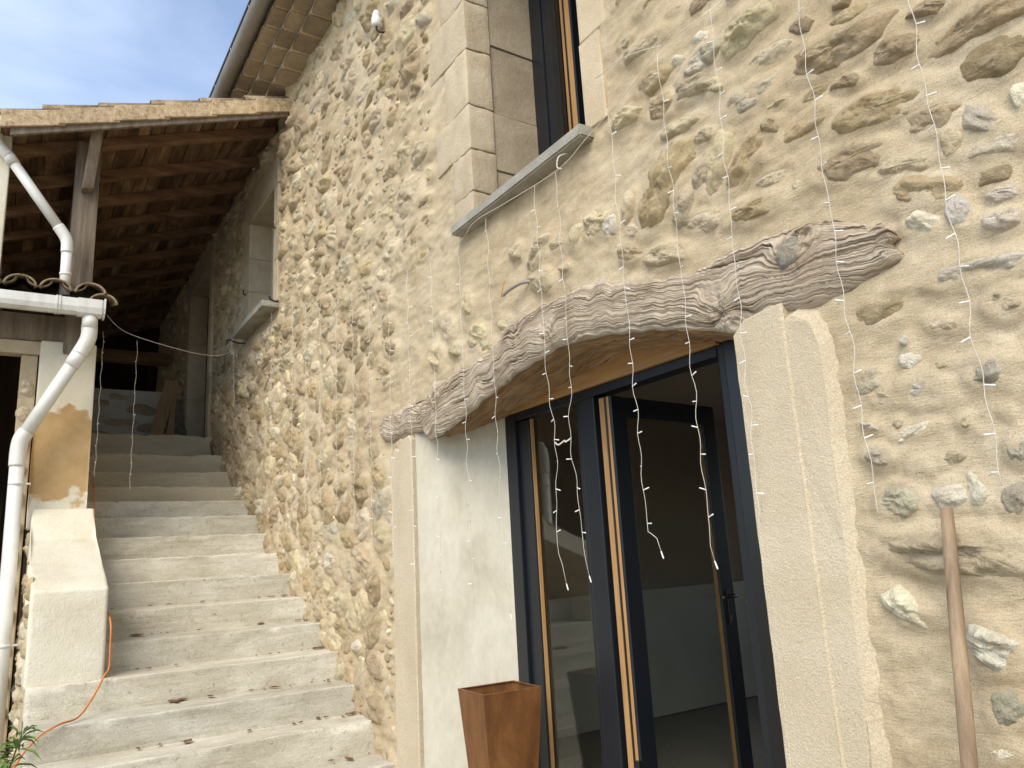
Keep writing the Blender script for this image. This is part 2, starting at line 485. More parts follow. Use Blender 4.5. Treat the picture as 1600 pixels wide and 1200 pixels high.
M['plank'] = generic('pale_sawn_plank', (0.33, 0.205, 0.10), (0.46, 0.31, 0.165), None, 3, stretch=(6, 6, 0.8), fine=60, fine_amt=0.12, bstr=0.2, vary=0.15, rand=True)
M['handle'] = generic('worn_ash_handle', (0.15, 0.10, 0.06), (0.29, 0.205, 0.125), (0.45, 0.335, 0.21), 6, stretch=(6, 6, 0.45), fine=120, fine_amt=0.15, bstr=0.25, bdist=0.002, rough=0.6)
M['vtile'] = generic('clay_verge_tile', (0.21, 0.14, 0.085), (0.49, 0.36, 0.21), (0.62, 0.51, 0.35), 22, fine=90, fine_amt=0.5, bstr=0.5, bdist=0.004, vary=0.10, rand=True)
M['ctile'] = generic('lichened_roof_tile', (0.10, 0.072, 0.045), (0.25, 0.185, 0.11), (0.42, 0.36, 0.25), 16, fine=110, fine_amt=0.35, bstr=0.6, bdist=0.006, vary=0.12, rand=True)
M['gtile'] = generic('cornice_tile', (0.22, 0.165, 0.105), (0.31, 0.24, 0.155), (0.39, 0.315, 0.215), 7, fine=130, fine_amt=0.2, bstr=0.4, bdist=0.004, vary=0.16, rand=True)
M['wire'] = generic('cream_flex', (0.58, 0.53, 0.44), (0.66, 0.61, 0.52), None, 5, rough=0.5, bstr=0.0)
M['bulb'] = generic('white_lamp_plastic', (0.76, 0.74, 0.68), (0.82, 0.80, 0.75), None, 5, rough=0.35, bstr=0.0)
M['cord'] = generic('orange_flex', (0.52, 0.17, 0.035), (0.60, 0.21, 0.05), None, 5, rough=0.5, bstr=0.0)
M['porcelain'] = generic('white_porcelain', (0.72, 0.71, 0.68), (0.78, 0.77, 0.74), None, 5, rough=0.2, bstr=0.0, spec=0.6)
M['leaf'] = generic('oleander_leaf', (0.07, 0.13, 0.03), (0.14, 0.23, 0.055), (0.22, 0.32, 0.09), 8, fine=60, fine_amt=0.12, bstr=0.1, rough=0.5, spec=0.4, coord='pos')
M['stem'] = generic('plant_stem', (0.06, 0.09, 0.03), (0.12, 0.14, 0.05), None, 8)
M['dryleaf'] = generic('dry_leaf', (0.10, 0.045, 0.02), (0.24, 0.11, 0.05), None, 40, fine=100, bstr=0.1)
M['gravel'] = generic('pale_gravel', (0.38, 0.345, 0.28), (0.50, 0.46, 0.385), None, 0.8, fine=45, fine_amt=0.35, bstr=0.9, bdist=0.02)
M['brownwall'] = generic('interior_brown_plaster', (0.42, 0.33, 0.245), (0.48, 0.385, 0.29), None, 1.3, fine=40, fine_amt=0.08, bstr=0.1)
M['dado'] = generic('interior_pale_dado', (0.64, 0.61, 0.50), (0.72, 0.69, 0.58), None, 1.6, fine=40, fine_amt=0.06, bstr=0.1)
M['floor'] = generic('interior_screed', (0.28, 0.265, 0.23), (0.36, 0.34, 0.30), None, 1.5, fine=60, bstr=0.1)
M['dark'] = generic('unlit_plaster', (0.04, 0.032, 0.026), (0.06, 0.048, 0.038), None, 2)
M['lowwall'] = generic('whitewashed_wall', (0.50, 0.465, 0.39), (0.66, 0.63, 0.545), None, 4, fine=90, fine_amt=0.15, bstr=0.4)

# ------------------------------------------------------------------ ground
def ground():
    n = 60
    xs = np.concatenate([np.linspace(-400, -16, 12), np.linspace(-15, 6, n), np.linspace(8, 400, 12)])
    ys = np.concatenate([np.linspace(-400, -14, 12), np.linspace(-12, 6, n), np.linspace(8, 400, 12)])
    X, Y = np.meshgrid(xs, ys, indexing='ij')
    Z = (fbm(X * 0.7, Y * 0.7, 3) - 0.5) * 0.05
    V = np.stack([X, Y, Z], -1).reshape(-1, 3)
    nx, ny = len(xs), len(ys)
    i, j = np.meshgrid(np.arange(nx - 1), np.arange(ny - 1), indexing='ij')
    a = (i * ny + j).ravel()
    F = np.stack([a, a + ny, a + ny + 1, a + 1], -1)
    return tag(mesh_np('ground', V, F, M['gravel']), kind='structure')
ground()

# ------------------------------------------------------------------ house
house = thing('farmhouse', (-4, 0, 0), 'old farmhouse with rubble stone facade, glazed door under a gnarled oak lintel', 'house')

# --- the stones of the facade: x, z, half length, half height, tilt, kind
TRACED = """-1.141 2.939 0.154 0.057 -7 T;-1.058 2.688 0.126 0.050 -4 T;-1.158 2.571 0.122 0.047 -8 T;-0.744 2.655 0.083 0.049 -3 D;-0.809 2.519 0.054 0.031 -51 G;-0.784 2.437 0.073 0.024 -13 H;-0.783 2.767 0.118 0.040 -4 T;-0.914 2.583 0.073 0.036 -2 T;-1.252 3.095 0.038 0.023 -41 D;-1.396 3.070 0.092 0.027 2 C;-1.459 2.963 0.112 0.044 -1 H;-1.254 2.843 0.058 0.016 -0 T;-1.292 2.758 0.097 0.030 8 T;-1.516 2.755 0.110 0.042 42 T;-1.640 2.789 0.102 0.037 70 C;-1.420 2.644 0.076 0.026 -6 C;-1.332 2.578 0.032 0.018 -17 C;-1.514 2.576 0.115 0.039 -7 T;-0.992 2.392 0.083 0.044 -22 T;-1.018 2.489 0.086 0.028 -13 C;-0.996 2.308 0.044 0.033 -40 W;-0.899 2.305 0.044 0.026 -71 W;-0.881 2.493 0.034 0.029 43 C;-0.804 2.362 0.032 0.021 -11 D;-0.792 2.307 0.030 0.016 -19 W;-0.800 2.234 0.039 0.025 -12 H;-0.985 2.833 0.067 0.032 -6 T;-1.081 3.021 0.072 0.025 -5 T;-1.440 3.221 0.115 0.060 4 C;-1.610 3.220 0.048 0.040 -3 G;-0.711 2.532 0.026 0.018 -75 W;-0.871 2.891 0.054 0.020 -22 T;-1.132 2.820 0.044 0.019 -18 T;-1.400 2.817 0.040 0.025 -49 T;-1.376 2.885 0.034 0.013 -6 C;-1.113 3.081 0.029 0.013 -27 T;-1.708 2.619 0.049 0.027 -18 C;-1.441 2.719 0.034 0.013 -22 C;-1.607 3.093 0.054 0.026 -16 C;-0.882 2.132 0.120 0.030 -7 W;-0.827 2.033 0.043 0.035 -7 C;-0.980 2.021 0.047 0.016 -25 C;-1.089 1.953 0.028 0.023 89 W;-1.063 1.869 0.061 0.038 -23 W;-1.218 1.920 0.045 0.031 7 H;-1.172 1.864 0.041 0.015 -16 C;-0.992 1.815 0.015 0.014 -26 W;-0.895 1.881 0.049 0.034 8 G;-0.862 1.936 0.020 0.013 -18 G;-0.997 1.922 0.033 0.009 -9 C;-1.111 1.766 0.053 0.016 10 W;-1.231 1.798 0.029 0.011 -23 H;-1.150 1.793 0.017 0.012 -10 C;-0.974 1.767 0.016 0.014 3 C;-0.932 1.758 0.024 0.010 65 G;-1.217 1.711 0.043 0.023 -16 H;-1.113 1.717 0.047 0.011 -13 D;-1.110 1.667 0.028 0.023 -1 R;-1.025 1.680 0.035 0.020 3 C;-0.874 1.768 0.020 0.008 -33 C;-1.177 1.592 0.061 0.037 2 G;-1.042 1.585 0.047 0.034 15 W;-0.977 1.595 0.039 0.021 -77 W;-0.863 1.684 0.038 0.023 78 G;-0.898 1.572 0.036 0.032 57 G;-1.089 2.004 0.012 0.011 -46 W;-1.136 2.111 0.088 0.038 12 D;-1.066 1.452 0.173 0.053 -6 C;-1.208 1.312 0.065 0.030 -33 W;-1.015 1.227 0.066 0.047 -32 W;-0.998 1.085 0.048 0.034 32 G;-1.035 0.987 0.049 0.016 16 W;-1.945 3.463 0.124 0.030 -7 C;-1.904 3.296 0.099 0.045 -3 T;-1.663 3.223 0.105 0.035 3 H;-1.709 3.145 0.088 0.036 -7 C;-1.883 3.159 0.065 0.045 -6 T;-2.084 3.222 0.088 0.032 -2 C;-1.796 3.031 0.100 0.026 -8 C;-1.920 2.829 0.166 0.076 48 T;-1.690 2.935 0.039 0.021 -15 C;-1.716 2.792 0.075 0.037 63 C;-1.820 2.714 0.063 0.043 52 C;-1.745 2.628 0.076 0.030 -11 C;-2.118 2.648 0.071 0.032 -19 T;-1.940 2.573 0.105 0.038 -16 C;-2.323 2.851 0.059 0.049 34 C;-2.222 2.809 0.048 0.032 71 W;-2.113 2.858 0.054 0.028 59 C;-2.078 2.725 0.044 0.018 -14 C;-1.774 2.891 0.027 0.011 -30 C;-1.768 3.290 0.035 0.022 -29 H;-1.644 3.310 0.040 0.020 -34 W;-2.735 2.882 0.096 0.051 32 C;-2.732 2.746 0.080 0.044 -31 C;-2.590 2.874 0.060 0.029 -14 C;-2.546 2.735 0.036 0.017 -2 C;-2.450 2.849 0.062 0.038 69 C;-3.315 2.661 0.081 0.034 -18 C;-3.066 2.624 0.072 0.035 -30 C;-3.242 2.563 0.075 0.031 -11 C;-3.562 2.621 0.074 0.032 -17 C;-3.809 2.656 0.088 0.056 -45 C;-3.403 2.615 0.056 0.024 -17 C;-3.661 2.787 0.105 0.048 -48 C;-3.435 2.849 0.071 0.045 -70 C;-2.928 2.963 0.040 0.036 70 C;-2.295 2.846 0.061 0.045 -15 C;-2.089 2.731 0.051 0.020 -25 C"""
TINT = {'T': (0.475, 0.375, 0.24), 'C': (0.60, 0.515, 0.365), 'W': (0.80, 0.745, 0.63), 'H': (0.63, 0.565, 0.45), 'G': (0.54, 0.495, 0.415), 'D': (0.39, 0.305, 0.195), 'R': (0.46, 0.245, 0.14)}
stones = []
for row in TRACED.split(';'):
    p = row.split()
    stones.append((float(p[0]), float(p[1]), float(p[2]) * 1.16 + 0.004, float(p[3]) * 1.2 + 0.005, rad(float(p[4])), p[5]))

OPEN = [(-4.13, -1.64, 0.0, 2.43), (-3.305, -2.32, 3.30, 5.25), (-8.0, -7.1, 4.0, 5.2), (-11.3, -10.0, 3.14, 5.45)]
KEEP = [(-4.46, -1.30, -0.1, 2.24), (-3.74, -2.10, 3.2, 5.3), (-4.62, -1.0, 2.2, 2.62), (-8.26, -6.93, 3.84, 5.6), (-11.5, -9.82, 3.1, 5.6),
        (-3.45, -1.55, 2.4, 3.30)]
STAIR = lambda x: 3.14 + min(0.0, (-9.8 - x)) * 0.51

def blocked(x, z, a, b):
    for (x0, x1, z0, z1) in KEEP:
        if x0 - a * 0.8 < x < x1 + a * 0.8 and z0 - b * 0.8 < z < z1 + b * 0.8:
            return True
    return z < STAIR(x) - 0.1 and x < -4.5

cell = {}
def near(x, z):
    k = (int(x // 0.4), int(z // 0.4))
    for i in (-1, 0, 1):
        for j in (-1, 0, 1):
            for s in cell.get((k[0] + i, k[1] + j), ()):
                yield s
def put(s):
    cell.setdefault((int(s[0] // 0.4), int(s[1] // 0.4)), []).append(s)
for s in stones: put(s)

def fits(x, z, a, b, gap):
    for s in near(x, z):
        dx = (x - s[0]) / (a + s[2] + gap); dz = (z - s[1]) / (b + s[3] + gap)
        if dx * dx + dz * dz < 0.68:
            return False
    return True

def scatter(x0, x1, z0, z1, tries, la, lb, asp, tilt, kinds, gap):
    for n_ in range(tries):
        f = n_ / tries                                     # the large ones first, chips into the gaps last
        hi = lb * max(0.20, (1 - f) ** 2.2)
        a = max(la, hi * random.uniform(0.6, 1.0))
        b = a / random.uniform(*asp)
        x = random.uniform(x0, x1); z = random.uniform(z0, z1)
        if blocked(x, z, a, b) or not fits(x, z, a, b, gap):
            continue
        s = (x, z, a, b, rad(random.gauss(0, tilt)), random.choice(kinds))
        stones.append(s); put(s)

# upper facade between porch roof and window: flat long stones well bedded in mortar
scatter(-9.9, -3.35, 3.3, 6.0, 15000, 0.034, 0.23, (1.3, 2.7), 10, 'TTTTTTDDCCCCCH', 0.0)
# lower facade along the stairs: rounder cobbles and rubble packed close together
scatter(-9.6, -4.4, 0.2, 3.4, 20000, 0.028, 0.21, (1.05, 2.1), 28, 'TTTTTTCCCCCHHGDDW', 0.0)
# above and right of the door, between the large stones
scatter(-2.2, 2.4, 2.5, 6.0, 900, 0.05, 0.19, (1.5, 3.0), 7, 'TTCCCH', 0.03)
scatter(-0.75, 2.4, 0.0, 2.6, 500, 0.03, 0.13, (1.2, 2.4), 15, 'CCWHT', 0.06)
scatter(-13.5, -9.8, 3.2, 5.9, 1500, 0.05, 0.17, (1.2, 2.2), 15, 'TTCC', 0.01)

def stone_shape(s, nr, nt_, r):
    x, z, a, b, th, kind = s
    H = min(0.062, 0.40 * b + 0.013) * r.uniform(0.75, 1.3)
    if x < -3.3: H *= (1.08 if z > 3.2 else 0.92)
    if kind == 'D' and x > -1.5: H *= 0.55
    ang = np.arange(nt_) / nt_ * 2 * np.pi
    k = r.uniform(2.2, 3.4)
    base = (np.abs(np.cos(ang)) ** k + np.abs(np.sin(ang)) ** k) ** (-1 / k)
    o1, o2 = r.random(2) * 200
    wobble = 1 + 0.34 * (fbm(np.cos(ang) * 1.3 + o1, np.sin(ang) * 1.3 + o2, 3) - 0.5) * 2
    base = base * wobble
    for _ in range(r.integers(3, 6)):
        d = r.uniform(0, 2 * np.pi); cut = r.uniform(0.72, 0.98)
        cs = np.cos(ang - d)
        base = np.where(cs > 0.05, np.minimum(base, cut / np.maximum(cs, 0.05)), base)
    base = base * 1.08
    rho = (np.arange(1, nr + 1) / nr) ** 0.8
    RR, AA = np.meshgrid(rho, ang, indexing='ij')
    BB = np.broadcast_to(base, RR.shape)
    u = np.concatenate([[0.0], (RR * BB * np.cos(AA)).ravel()])
    v = np.concatenate([[0.0], (RR * BB * np.sin(AA)).ravel()])
    q = np.concatenate([[0.0], RR.ravel()])
    h = np.full_like(u, 1.25)
    for _ in range(5):
        d = r.uniform(0, 2 * np.pi); sl = r.uniform(0.15, 0.75)
        h = np.minimum(h, r.uniform(0.85, 1.25) - sl * (u * np.cos(d) + v * np.sin(d)) * r.uniform(0.3, 1.0))
    h = np.maximum(h, 0.2) * (1 - q ** 4.0)
    ru = u * a; rv = v * b
    px_ = (ru + x); pz_ = (rv + z)
    nz = fbm(px_ * 26, pz_ * 34, 4, 0.6) - 0.5
    rg = 1 - np.abs(fbm(px_ * 13 + 40, pz_ * 22 + 11, 2, 0.5) - 0.5) * 4        # sharp broken ridges
    cr_ = np.floor(fbm(px_ * 9 + 7, pz_ * 26 + 3, 2) * 7) / 7 - 0.5              # bedding ledges
    hh = H * h * 1.05 + (nz * 0.75 + (rg - 0.6) * 0.22 + cr_ * 0.9) * H * (1 - q ** 3) - 0.012 * q ** 6 - 0.004
    c, sn = math.cos(th), math.sin(th)
    X = x + ru * c - rv * sn; Z = z + ru * sn + rv * c
    V = np.stack([X, -hh, Z], -1)
    tri = np.array([(0, 1 + (j + 1) % nt_, 1 + j) for j in range(nt_)])
    q4 = []
    for i in range(nr - 1):
        A = 1 + i * nt_ + np.arange(nt_); Bq = 1 + i * nt_ + (np.arange(nt_) + 1) % nt_
        q4.append(np.stack([A, Bq, A + nt_], -1)); q4.append(np.stack([Bq, Bq + nt_, A + nt_], -1))
    F = np.concatenate([tri] + q4)
    tint = np.array(TINT[kind]) * (r.uniform(0.82, 1.15) if x > -3.3 else r.uniform(0.78, 1.18)) * np.array([1, r.uniform(0.97, 1.02), r.uniform(0.88, 1.02)])
    return V, F[:, ::-1], H, np.append(tint, 1.0)

# --- the mortar skin: a fine relief that swells round every stone
def lines(lo, hi, step, must):
    c = sorted(set([lo, hi] + [m for m in must if lo < m < hi]))
    out = []
    for a, b in zip(c[:-1], c[1:]):
        n = max(1, int(round((b - a) / step)))
        out += list(np.linspace(a, b, n, endpoint=False))
    return np.array(out + [hi])

def mortar_skin():
    mx_ = [o[0] for o in OPEN] + [o[1] for o in OPEN]; mz_ = [o[2] for o in OPEN] + [o[3] for o in OPEN]
    xs = np.concatenate([lines(-14.5, -9.9, 0.06, mx_)[:-1], lines(-9.9, -4.45, 0.024, mx_)[:-1], lines(-4.45, -2.3, 0.0125, mx_)[:-1], lines(-2.3, -0.35, 0.0085, mx_)[:-1], lines(-0.35, 3.0, 0.05, mx_)])
    zs = np.concatenate([lines(-0.1, 3.9, 0.0105, mz_)[:-1], lines(3.9, 6.35, 0.022, mz_)])
    X, Z = np.meshgrid(xs, zs, indexing='ij')
    wx = X + 0.06 * (fbm(X * 5, Z * 5 + 50, 2) - 0.5); wz = Z + 0.30 * X * 0 + 0.06 * (fbm(X * 5 + 80, Z * 5, 2) - 0.5)
    h = (fbm(X * 2.2, Z * 2.6, 3) - 0.5) * 0.034 + (fbm(wx * 8, wz * 19, 4) - 0.5) * 0.022 + (fbm(wx * 34, wz * 70, 3) - 0.5) * 0.0075
    sw = np.zeros_like(h)
    for (x, z, a, b, th, kind), H in zip(stones, HEIGHT):
        e = a * 1.7 + 0.02
        i0, i1 = np.searchsorted(xs, (x - e, x + e)); j0, j1 = np.searchsorted(zs, (z - e, z + e))
        if i1 <= i0 or j1 <= j0: continue
        dx = X[i0:i1, j0:j1] - x; dz = Z[i0:i1, j0:j1] - z
        c, sn = math.cos(th), math.sin(th)
        u = (dx * c + dz * sn) / a; v = (-dx * sn + dz * c) / b
        q = np.sqrt(u * u + v * v)
        g = (0.36 if x > -3.3 else 0.43) * H * np.exp(-(np.maximum(0, q - 0.85) / 0.34) ** 2)
        sw[i0:i1, j0:j1] = np.maximum(sw[i0:i1, j0:j1], g)
    h = h + sw * (0.7 + 0.6 * fbm(X * 18, Z * 22, 3))
    for (x0, x1, z0, z1) in OPEN:            # calm down to a clean arris at the openings
        d = np.maximum(np.maximum(x0 - X, X - x1), np.maximum(z0 - Z, Z - z1))
        h = h * np.clip(np.abs(d) / 0.06, 0.0, 1.0)
    V = np.stack([X, -h, Z], -1).reshape(-1, 3)
    nz_ = len(zs)
    i, j = np.meshgrid(np.arange(len(xs) - 1), np.arange(nz_ - 1), indexing='ij')
    xc = (xs[:-1] + xs[1:]) / 2; zc = (zs[:-1] + zs[1:]) / 2
    XC, ZC = np.meshgrid(xc, zc, indexing='ij')
    keep = np.ones_like(XC, bool)
    for (x0, x1, z0, z1) in OPEN:
        keep &= ~((XC > x0) & (XC < x1) & (ZC > z0) & (ZC < z1))
    a = (i * nz_ + j)[keep]
    F = np.stack([a, a + nz_, a + nz_ + 1, a + 1], -1)
    return mesh_np('wall', V, F, M['mortar'], house)

order = []
for idx, s in enumerate(stones):
    d2 = s[0] ** 2 + 4 + (s[1] - 1.5) ** 2
    px = (s[0] * R_[0] + 2 * R_[1] + (s[1] - 1.5) * R_[2]) / -(s[0] * B_[0] + 2 * B_[1] + (s[1] - 1.5) * B_[2])
    py = (s[0] * U_[0] + 2 * U_[1] + (s[1] - 1.5) * U_[2]) / -(s[0] * B_[0] + 2 * B_[1] + (s[1] - 1.5) * B_[2])
    seen = abs(px) < 0.70 and abs(py) < 0.53 and s[0] < 0
    order.append((s[2] * s[3] / d2 ** 1.5 if seen else 0.0, idx))
order.sort(reverse=True)
single = set(i for _, i in order[:300])
HEIGHT = []; shapes = []
for idx, s in enumerate(stones):
    r = np.random.default_rng(1000 + idx)
    big = idx in single
    near_ = s[0] > -3.4
    V, F, H, tint = stone_shape(s, 15 if (big and near_) else (8 if big else 4), 56 if (big and near_) else (28 if big else 13), r)
    HEIGHT.append(H); shapes.append((V, F, tint))
wall = mortar_skin()
for idx in sorted(single):
    V, F, tint = shapes[idx]
    s = stones[idx]
    mesh_np('stone', V, F, M['stone'], wall, loc=(s[0], 0, s[1]), tint=np.tile(tint, (len(V), 1)))
VV = []; FF = []; TT = []; off = 0
for idx in range(len(stones)):
    if idx in single: continue
    V, F, tint = shapes[idx]
    VV.append(V); FF.append(F + off); off += len(V); TT.append(np.tile(tint, (len(V), 1)))
o = mesh_np('small_stones', np.concatenate(VV), np.concatenate(FF), M['stone'], wall, tint=np.concatenate(TT))
o['kind'] = 'stuff'
print('stones', len(stones), 'verts', off)

# --- the body of the house behind the skin (keeps the rooms dark)
def slab(name, x0, x1, y0, y1, z0, z1, m, parent=None):
    return box(name, x0, x1, y0, y1, z0, z1, m, parent)
core = group_node('masonry_core', house, (0, 0.3, 0))
def core_box(x0, x1, z0, z1):
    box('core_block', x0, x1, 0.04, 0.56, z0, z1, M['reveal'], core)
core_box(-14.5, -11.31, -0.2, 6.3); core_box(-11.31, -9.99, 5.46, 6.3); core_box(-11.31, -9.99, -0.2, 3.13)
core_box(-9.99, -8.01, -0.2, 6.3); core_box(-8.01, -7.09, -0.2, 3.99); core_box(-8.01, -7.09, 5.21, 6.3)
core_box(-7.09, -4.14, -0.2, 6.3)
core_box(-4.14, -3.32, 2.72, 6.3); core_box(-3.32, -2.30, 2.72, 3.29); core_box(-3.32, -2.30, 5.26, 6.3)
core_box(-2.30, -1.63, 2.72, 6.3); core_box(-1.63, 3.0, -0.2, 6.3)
# rooms behind the openings
def room(name, x0, x1, y1, z0, z1, mw, mf, mc, light_opening=None):
    t = 0.1
    for nm, args, m_ in ((name + '_wall', (x0 - t, x0, 0.57, y1, z0, z1), mw), (name + '_wall', (x1, x1 + t, 0.57, y1, z0, z1), mw), (name + '_wall', (x0 - t, x1 + t, y1, y1 + t, z0, z1), mw),
                         (name + '_floor', (x0 - t, x1 + t, 0.57, y1 + t, z0 - t, z0), mf), (name + '_ceiling', (x0 - t, x1 + t, 0.57, y1 + t, z1, z1 + t), mc)):
        if light_opening and args[2] == y1:
            a, b, c, d = light_opening
            for q in ((x0 - t, a, y1, y1 + t, z0, z1), (b, x1 + t, y1, y1 + t, z0, z1), (a, b, y1, y1 + t, z0, c), (a, b, y1, y1 + t, d, z1)):
                tag(box(nm, *q, m_), kind='structure')
        else:
            tag(box(nm, *args, m_), kind='structure')
room('living_room', -5.2, 0.3, 4.6, 0.13, 2.64, M['brownwall'], M['floor'], M['brownwall'], (-3.6, -1.4, 1.0, 2.25))  # rear opening added out of view to brighten the room behind the glass
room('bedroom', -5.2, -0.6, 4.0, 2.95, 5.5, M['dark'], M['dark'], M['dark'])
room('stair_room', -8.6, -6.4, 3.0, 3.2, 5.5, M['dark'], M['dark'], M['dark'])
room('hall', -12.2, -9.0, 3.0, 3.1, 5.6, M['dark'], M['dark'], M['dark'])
tag(box('living_room_dado', -5.19, -5.12, 0.58, 4.58, 0.14, 1.16, M['dado']), kind='structure')
tag(box('threshold', -4.3, -1.5, -0.25, 0.62, -0.1, 0.12, M['slate'], bevel=0.01), kind='structure')

# --- main door: splayed reveals, jamb stones
def quadprism(name, P, z0, z1, m, parent, bevel=0.0, cuts=0):
    bm = bmesh.new()
    hexa(bm, [(p[0], p[1], z0) for p in P] + [(p[0], p[1], z1) for p in P])
    return from_bm(name, bm, m, parent, False, None, bevel)
quadprism('reveal', [(-4.122, 0.0), (-3.70, 0.372), (-3.70, 0.60), (-4.3, 0.60)], 0.0, 2.46, M['plaster'], house)
quadprism('reveal', [(-1.648, 0.0), (-1.5, 0.60), (-1.90, 0.60), (-1.90, 0.372)], 0.0, 2.46, M['plaster'], house)

def jamb_stone(name, prof, y0, y1, m, parent, rough=0.004, inset=0.012):
    """front outline (x, z) with a softened arris, finely pecked front"""
    bm = bmesh.new()
    n = len(prof)
    cx = sum(p[0] for p in prof) / n; cz = sum(p[1] for p in prof) / n
    back = [bm.verts.new((p[0], y1, p[1])) for p in prof]
    mid = [bm.verts.new((p[0], y0 + inset, p[1])) for p in prof]
    fr = []
    for p in prof:
        dx, dz = cx - p[0], cz - p[1]; l = math.hypot(dx, dz)
        sx = min(inset, abs(dx)) * (1 if dx > 0 else -1); sz = min(inset, abs(dz)) * (1 if dz > 0 else -1)
        fr.append(bm.verts.new((p[0] + sx, y0 + random.uniform(-rough, rough), p[1] + sz)))
    for i in range(n):
        k = (i + 1) % n
        bm.faces.new([back[i], back[k], mid[k], mid[i]]); bm.faces.new([mid[i], mid[k], fr[k], fr[i]])
    f = bm.faces.new(fr)
    return from_bm(name, bm, m, parent, False)

def wavy(pts, amp=0.004, step=0.07, close=True):
    out = []
    n = len(pts)
    for i in range(n):
        a = pts[i]; b = pts[(i + 1) % n]
        L = math.hypot(b[0] - a[0], b[1] - a[1]); k = max(1, int(L / step))
        for j in range(k):
            t = j / k
            out.append((a[0] + (b[0] - a[0]) * t + random.uniform(-amp, amp), a[1] + (b[1] - a[1]) * t + random.uniform(-amp, amp)))
    return out
jamb_stone('jamb_stone', wavy([(-1.645, -0.05), (-1.447, -0.05), (-1.444, 1.2), (-1.443, 2.18), (-1.443, 2.225), (-1.52, 2.222), (-1.60, 2.212), (-1.645, 2.17)], 0.0015), -0.036, 0.02, M['jamb'], house, 0.001, 0.007)
jamb_stone('jamb_band', wavy([(-1.57, -0.05), (-1.325, -0.05), (-1.305, 1.2), (-1.285, 2.10), (-1.31, 2.19), (-1.37, 2.224), (-1.57, 2.20)], 0.003), -0.029, 0.02, M['jamb'], house, 0.002, 0.05)
jamb_stone('jamb_stone', wavy([(-4.30, -0.05), (-4.121, -0.05), (-4.121, 2.215), (-4.16, 2.245), (-4.24, 2.23), (-4.30, 2.18)], 0.0015), -0.030, 0.02, M['jamb'], house, 0.001, 0.007)
jamb_stone('jamb_band', wavy([(-4.45, -0.05), (-4.26, -0.05), (-4.26, 2.17), (-4.40, 2.20), (-4.46, 2.14), (-4.45, 1.52), (-4.44, 1.48)], 0.003), -0.020, 0.02, M['jamb'], house, 0.002, 0.015)

# --- the gnarled lintel
BT = np.array([(-3.99, 2.37), (-3.93, 2.47), (-3.84, 2.525), (-3.78, 2.50), (-3.63, 2.50), (-3.463, 2.515), (-3.198, 2.525), (-3.005, 2.622), (-2.78, 2.63), (-2.584, 2.615), (-2.314, 2.605), (-2.2, 2.56), (-2.089, 2.522), (-1.855, 2.463), (-1.671, 2.469), (-1.479, 2.475), (-1.272, 2.434), (-1.13, 2.37), (-1.08, 2.345), (-1.055, 2.30)])
BB_ = np.array([(-3.99, 2.23), (-3.93, 2.175), (-3.863, 2.175), (-3.6, 2.215), (-3.417, 2.262), (-3.035, 2.347), (-2.658, 2.392), (-2.345, 2.368), (-1.979, 2.292), (-1.659, 2.185), (-1.543, 2.195), (-1.31, 2.185), (-1.205, 2.195), (-1.11, 2.225), (-1.055, 2.27)])
KNOTS = [(-2.69, 2.47, 0.055, 5.0), (-1.72, 2.30, 0.06, 6.0), (-1.66, 2.24, 0.04, -5.0), (-3.83, 2.40, 0.07, 6.0), (-2.95, 2.53, 0.05, 4.0), (-1.40, 2.36, 0.06, 7.0), (-3.3, 2.38, 0.04, -3.0), (-1.32, 2.42, 0.05, -4.0)]

